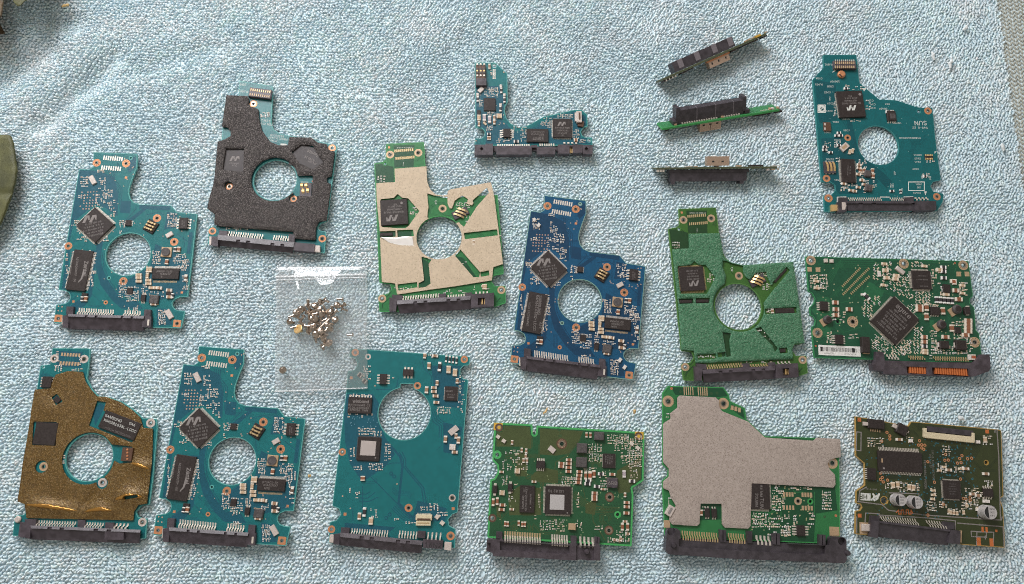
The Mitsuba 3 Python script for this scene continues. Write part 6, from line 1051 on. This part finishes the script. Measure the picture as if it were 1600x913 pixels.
def pile():
    import shapely
    rng = np.random.default_rng(7); x0, x1, y0, y1 = -.300, .315, -.165, .235
    gx, gy = .00160, .00136
    X, Y = np.meshgrid(np.arange(x0, x1, gx), np.arange(y0, y1, gy)); X[1::2] += gx / 2
    X = X.ravel() + rng.normal(0, .00024, X.size); Y = Y.ravel() + rng.normal(0, .00020, Y.size)
    c = np.stack([X, Y], 1)
    # the visible part of the towel and a margin round it
    vis = Polygon([at(-70, -70, 0), at(1670, -70, 0), at(1670, 983, 0), at(-70, 983, 0)])
    keep = shapely.contains_xy(vis, X, Y); under = unary_union(OUTLINES).buffer(-.0024); keep &= ~shapely.contains_xy(under, X, Y)
    s = (c - hemA) @ hn; keep &= s < .0002
    c = c[keep]; X, Y = c.T; n = len(c)
    low = meshkit.fbm(np.stack([X * 42, Y * 42, X * 0 + 2], -1), 2); side = np.clip((X + .24) / .48, 0, 1)
    ang = np.radians(12 - 20 * side + 85 * side ** 2) + (low - .5) * 1.6 + rng.normal(0, .30, n)
    w = rng.uniform(.0009, .0015, n); h = rng.uniform(.0018, .0023, n); r = rng.uniform(.00044, .00055, n); lean = -.0003 + .0010 * (meshkit.fbm(np.stack([X * 55, Y * 55, X * 0 + 12], -1), 2) - .5) + rng.normal(0, .00022, n); tw = rng.normal(0, .00022, n)
    z0 = ground(X, Y) - .0026
    e = np.stack([np.cos(ang), np.sin(ang)], 1); v = np.stack([-e[:, 1], e[:, 0]], 1)
    v *= np.where(v[:, 1:] < 0, -1, 1)
    K, S = 6, 4; t = np.linspace(0, 1, K); th = PI * t
    prof_u = -np.cos(th) * .5 * (1 + .25 * np.sin(th)); prof_h = np.sin(th) ** .7
    C = np.zeros((n, K, 3)); C[:, :, :2] = c[:, None] + e[:, None] * (prof_u[None, :, None] * w[:, None, None]) + v[:, None] * ((prof_h[None] * lean[:, None] + np.sin(2 * th)[None] * tw[:, None])[..., None])
    C[:, :, 2] = z0[:, None] + prof_h[None] * h[:, None]
    tan = np.gradient(C, axis=1); tan /= np.linalg.norm(tan, axis=2, keepdims=True)
    b1 = np.concatenate([v, np.zeros((n, 1))], 1)[:, None] - tan * (tan * np.concatenate([v, np.zeros((n, 1))], 1)[:, None]).sum(2, keepdims=True); b1 /= np.linalg.norm(b1, axis=2, keepdims=True); b2 = np.cross(tan, b1)
    A = np.arange(S) * 2 * PI / S; rad = r[:, None, None, None] * (.85 + .3 * np.sin(th))[None, :, None, None]
    V = C[:, :, None] + rad * (np.cos(A)[None, None, :, None] * b1[:, :, None] + np.sin(A)[None, None, :, None] * b2[:, :, None])
    k, j = np.meshgrid(np.arange(K - 1), np.arange(S), indexing='ij'); k, j = k.ravel(), j.ravel(); j2 = (j + 1) % S
    F = np.concatenate([np.stack([k * S + j, k * S + j2, (k + 1) * S + j2], 1), np.stack([k * S + j, (k + 1) * S + j2, (k + 1) * S + j], 1)])
    F = (F[None] + (np.arange(n) * K * S)[:, None, None]).reshape(-1, 3)
    tint = rng.normal(1, .06, (n, 1)) * (1 + .10 * (meshkit.fbm(np.stack([X * 25, Y * 25, X * 0 + 7], -1), 2) - .5))[:, None]
    base = np.array([[.655, .785, .838]]); faded = np.array([[.765, .815, .84]]); mixv = np.clip((meshkit.fbm(np.stack([X * 60, Y * 60, X * 0 + 4], -1), 3) - .35) * 1.6 + rng.normal(0, .2, n), 0, 1)[:, None]
    col = np.clip((base * (1 - mixv) + faded * mixv) * tint, 0, .85)
    return trimesh.Trimesh(V.reshape(-1, 3), F, process=False), np.repeat(col, K * S, axis=0)
m_, c_ = pile()
add(TOWEL, 'pile', m_, 'yarn', smooth=True, color=c_, kind='stuff')
def grid(x0, x1, y0, y1, step, zfn, keep=None):
    X, Y = np.meshgrid(np.arange(x0, x1 + step, step), np.arange(y0, y1 + step, step)); ny, nx = X.shape; i = np.arange(nx * ny).reshape(ny, nx)
    q = np.stack([i[:-1, :-1], i[:-1, 1:], i[1:, 1:], i[1:, :-1]], -1).reshape(-1, 4); P3 = np.c_[X.ravel(), Y.ravel(), zfn(X.ravel(), Y.ravel())]
    if keep is not None: q = q[keep(P3[q].mean(1))]
    return trimesh.Trimesh(P3, np.vstack([q[:, [0, 1, 2]], q[:, [0, 2, 3]]]), process=False)
mat('weave', (.675, .785, .83), .9)
add(TOWEL, 'backing', grid(-.42, .40, -.24, .32, .004, lambda x, y: ground(x, y) - .0015), 'weave', smooth=True)
def hem():
    """the flat border: slanting yarn stitches in rows that turn left and right by turns"""
    rng = np.random.default_rng(3); vs, f, cs = [], [], []; o = 0
    for a in np.arange(.0009, .024, .0017):
        row = int(round((a - .0009) / .0017))
        for b in np.arange(-.01, .21, .00225):
            p = hemA + hn * (a + rng.normal(0, .00008)) + hd * (b + rng.normal(0, .0001)); sl = math.radians(28 if row % 2 else -28); d = hd * math.cos(sl) + hn * math.sin(sl); s = np.array([-d[1], d[0]])
            z = float(ground(np.array([p[0]]), np.array([p[1]]))[0]) - .0016
            for i, t in enumerate((-1, -.45, .45, 1)):
                rr = .00050 if abs(t) < .9 else .00022; hz = .00045 * (1 - t * t)
                for q in range(5): an = q * 2 * PI / 5; w = p + d * t * .0014 + s * math.cos(an) * rr; vs.append([w[0], w[1], z + hz + math.sin(an) * rr])
            for i in range(3):
                for q in range(5): A_, B_ = o + i * 5 + q, o + i * 5 + (q + 1) % 5; f += [[A_, B_, B_ + 5], [A_, B_ + 5, A_ + 5]]
            o += 20; g = rng.normal(1, .06); cs += [[.42 * g, .425 * g, .37 * g]] * 20
    return trimesh.Trimesh(vs, f, process=False), np.clip(np.array(cs), 0, .85)
m_, c_ = hem(); add(TOWEL, 'woven_hem', m_, 'yarn', smooth=True, color=c_, kind='stuff', label='flat greyish woven hem of the towel')
mat('table_cloth', (.20, .17, .15), .9)
scene['table_top'] = mikit.ply(trimesh.creation.box([3, 3, .02]), 'table_cloth', to_world=T().translate([0, 0, -.022])); labels['table_top'] = {'kind': 'structure', 'label': 'brown table top under the towel', 'category': 'table'}
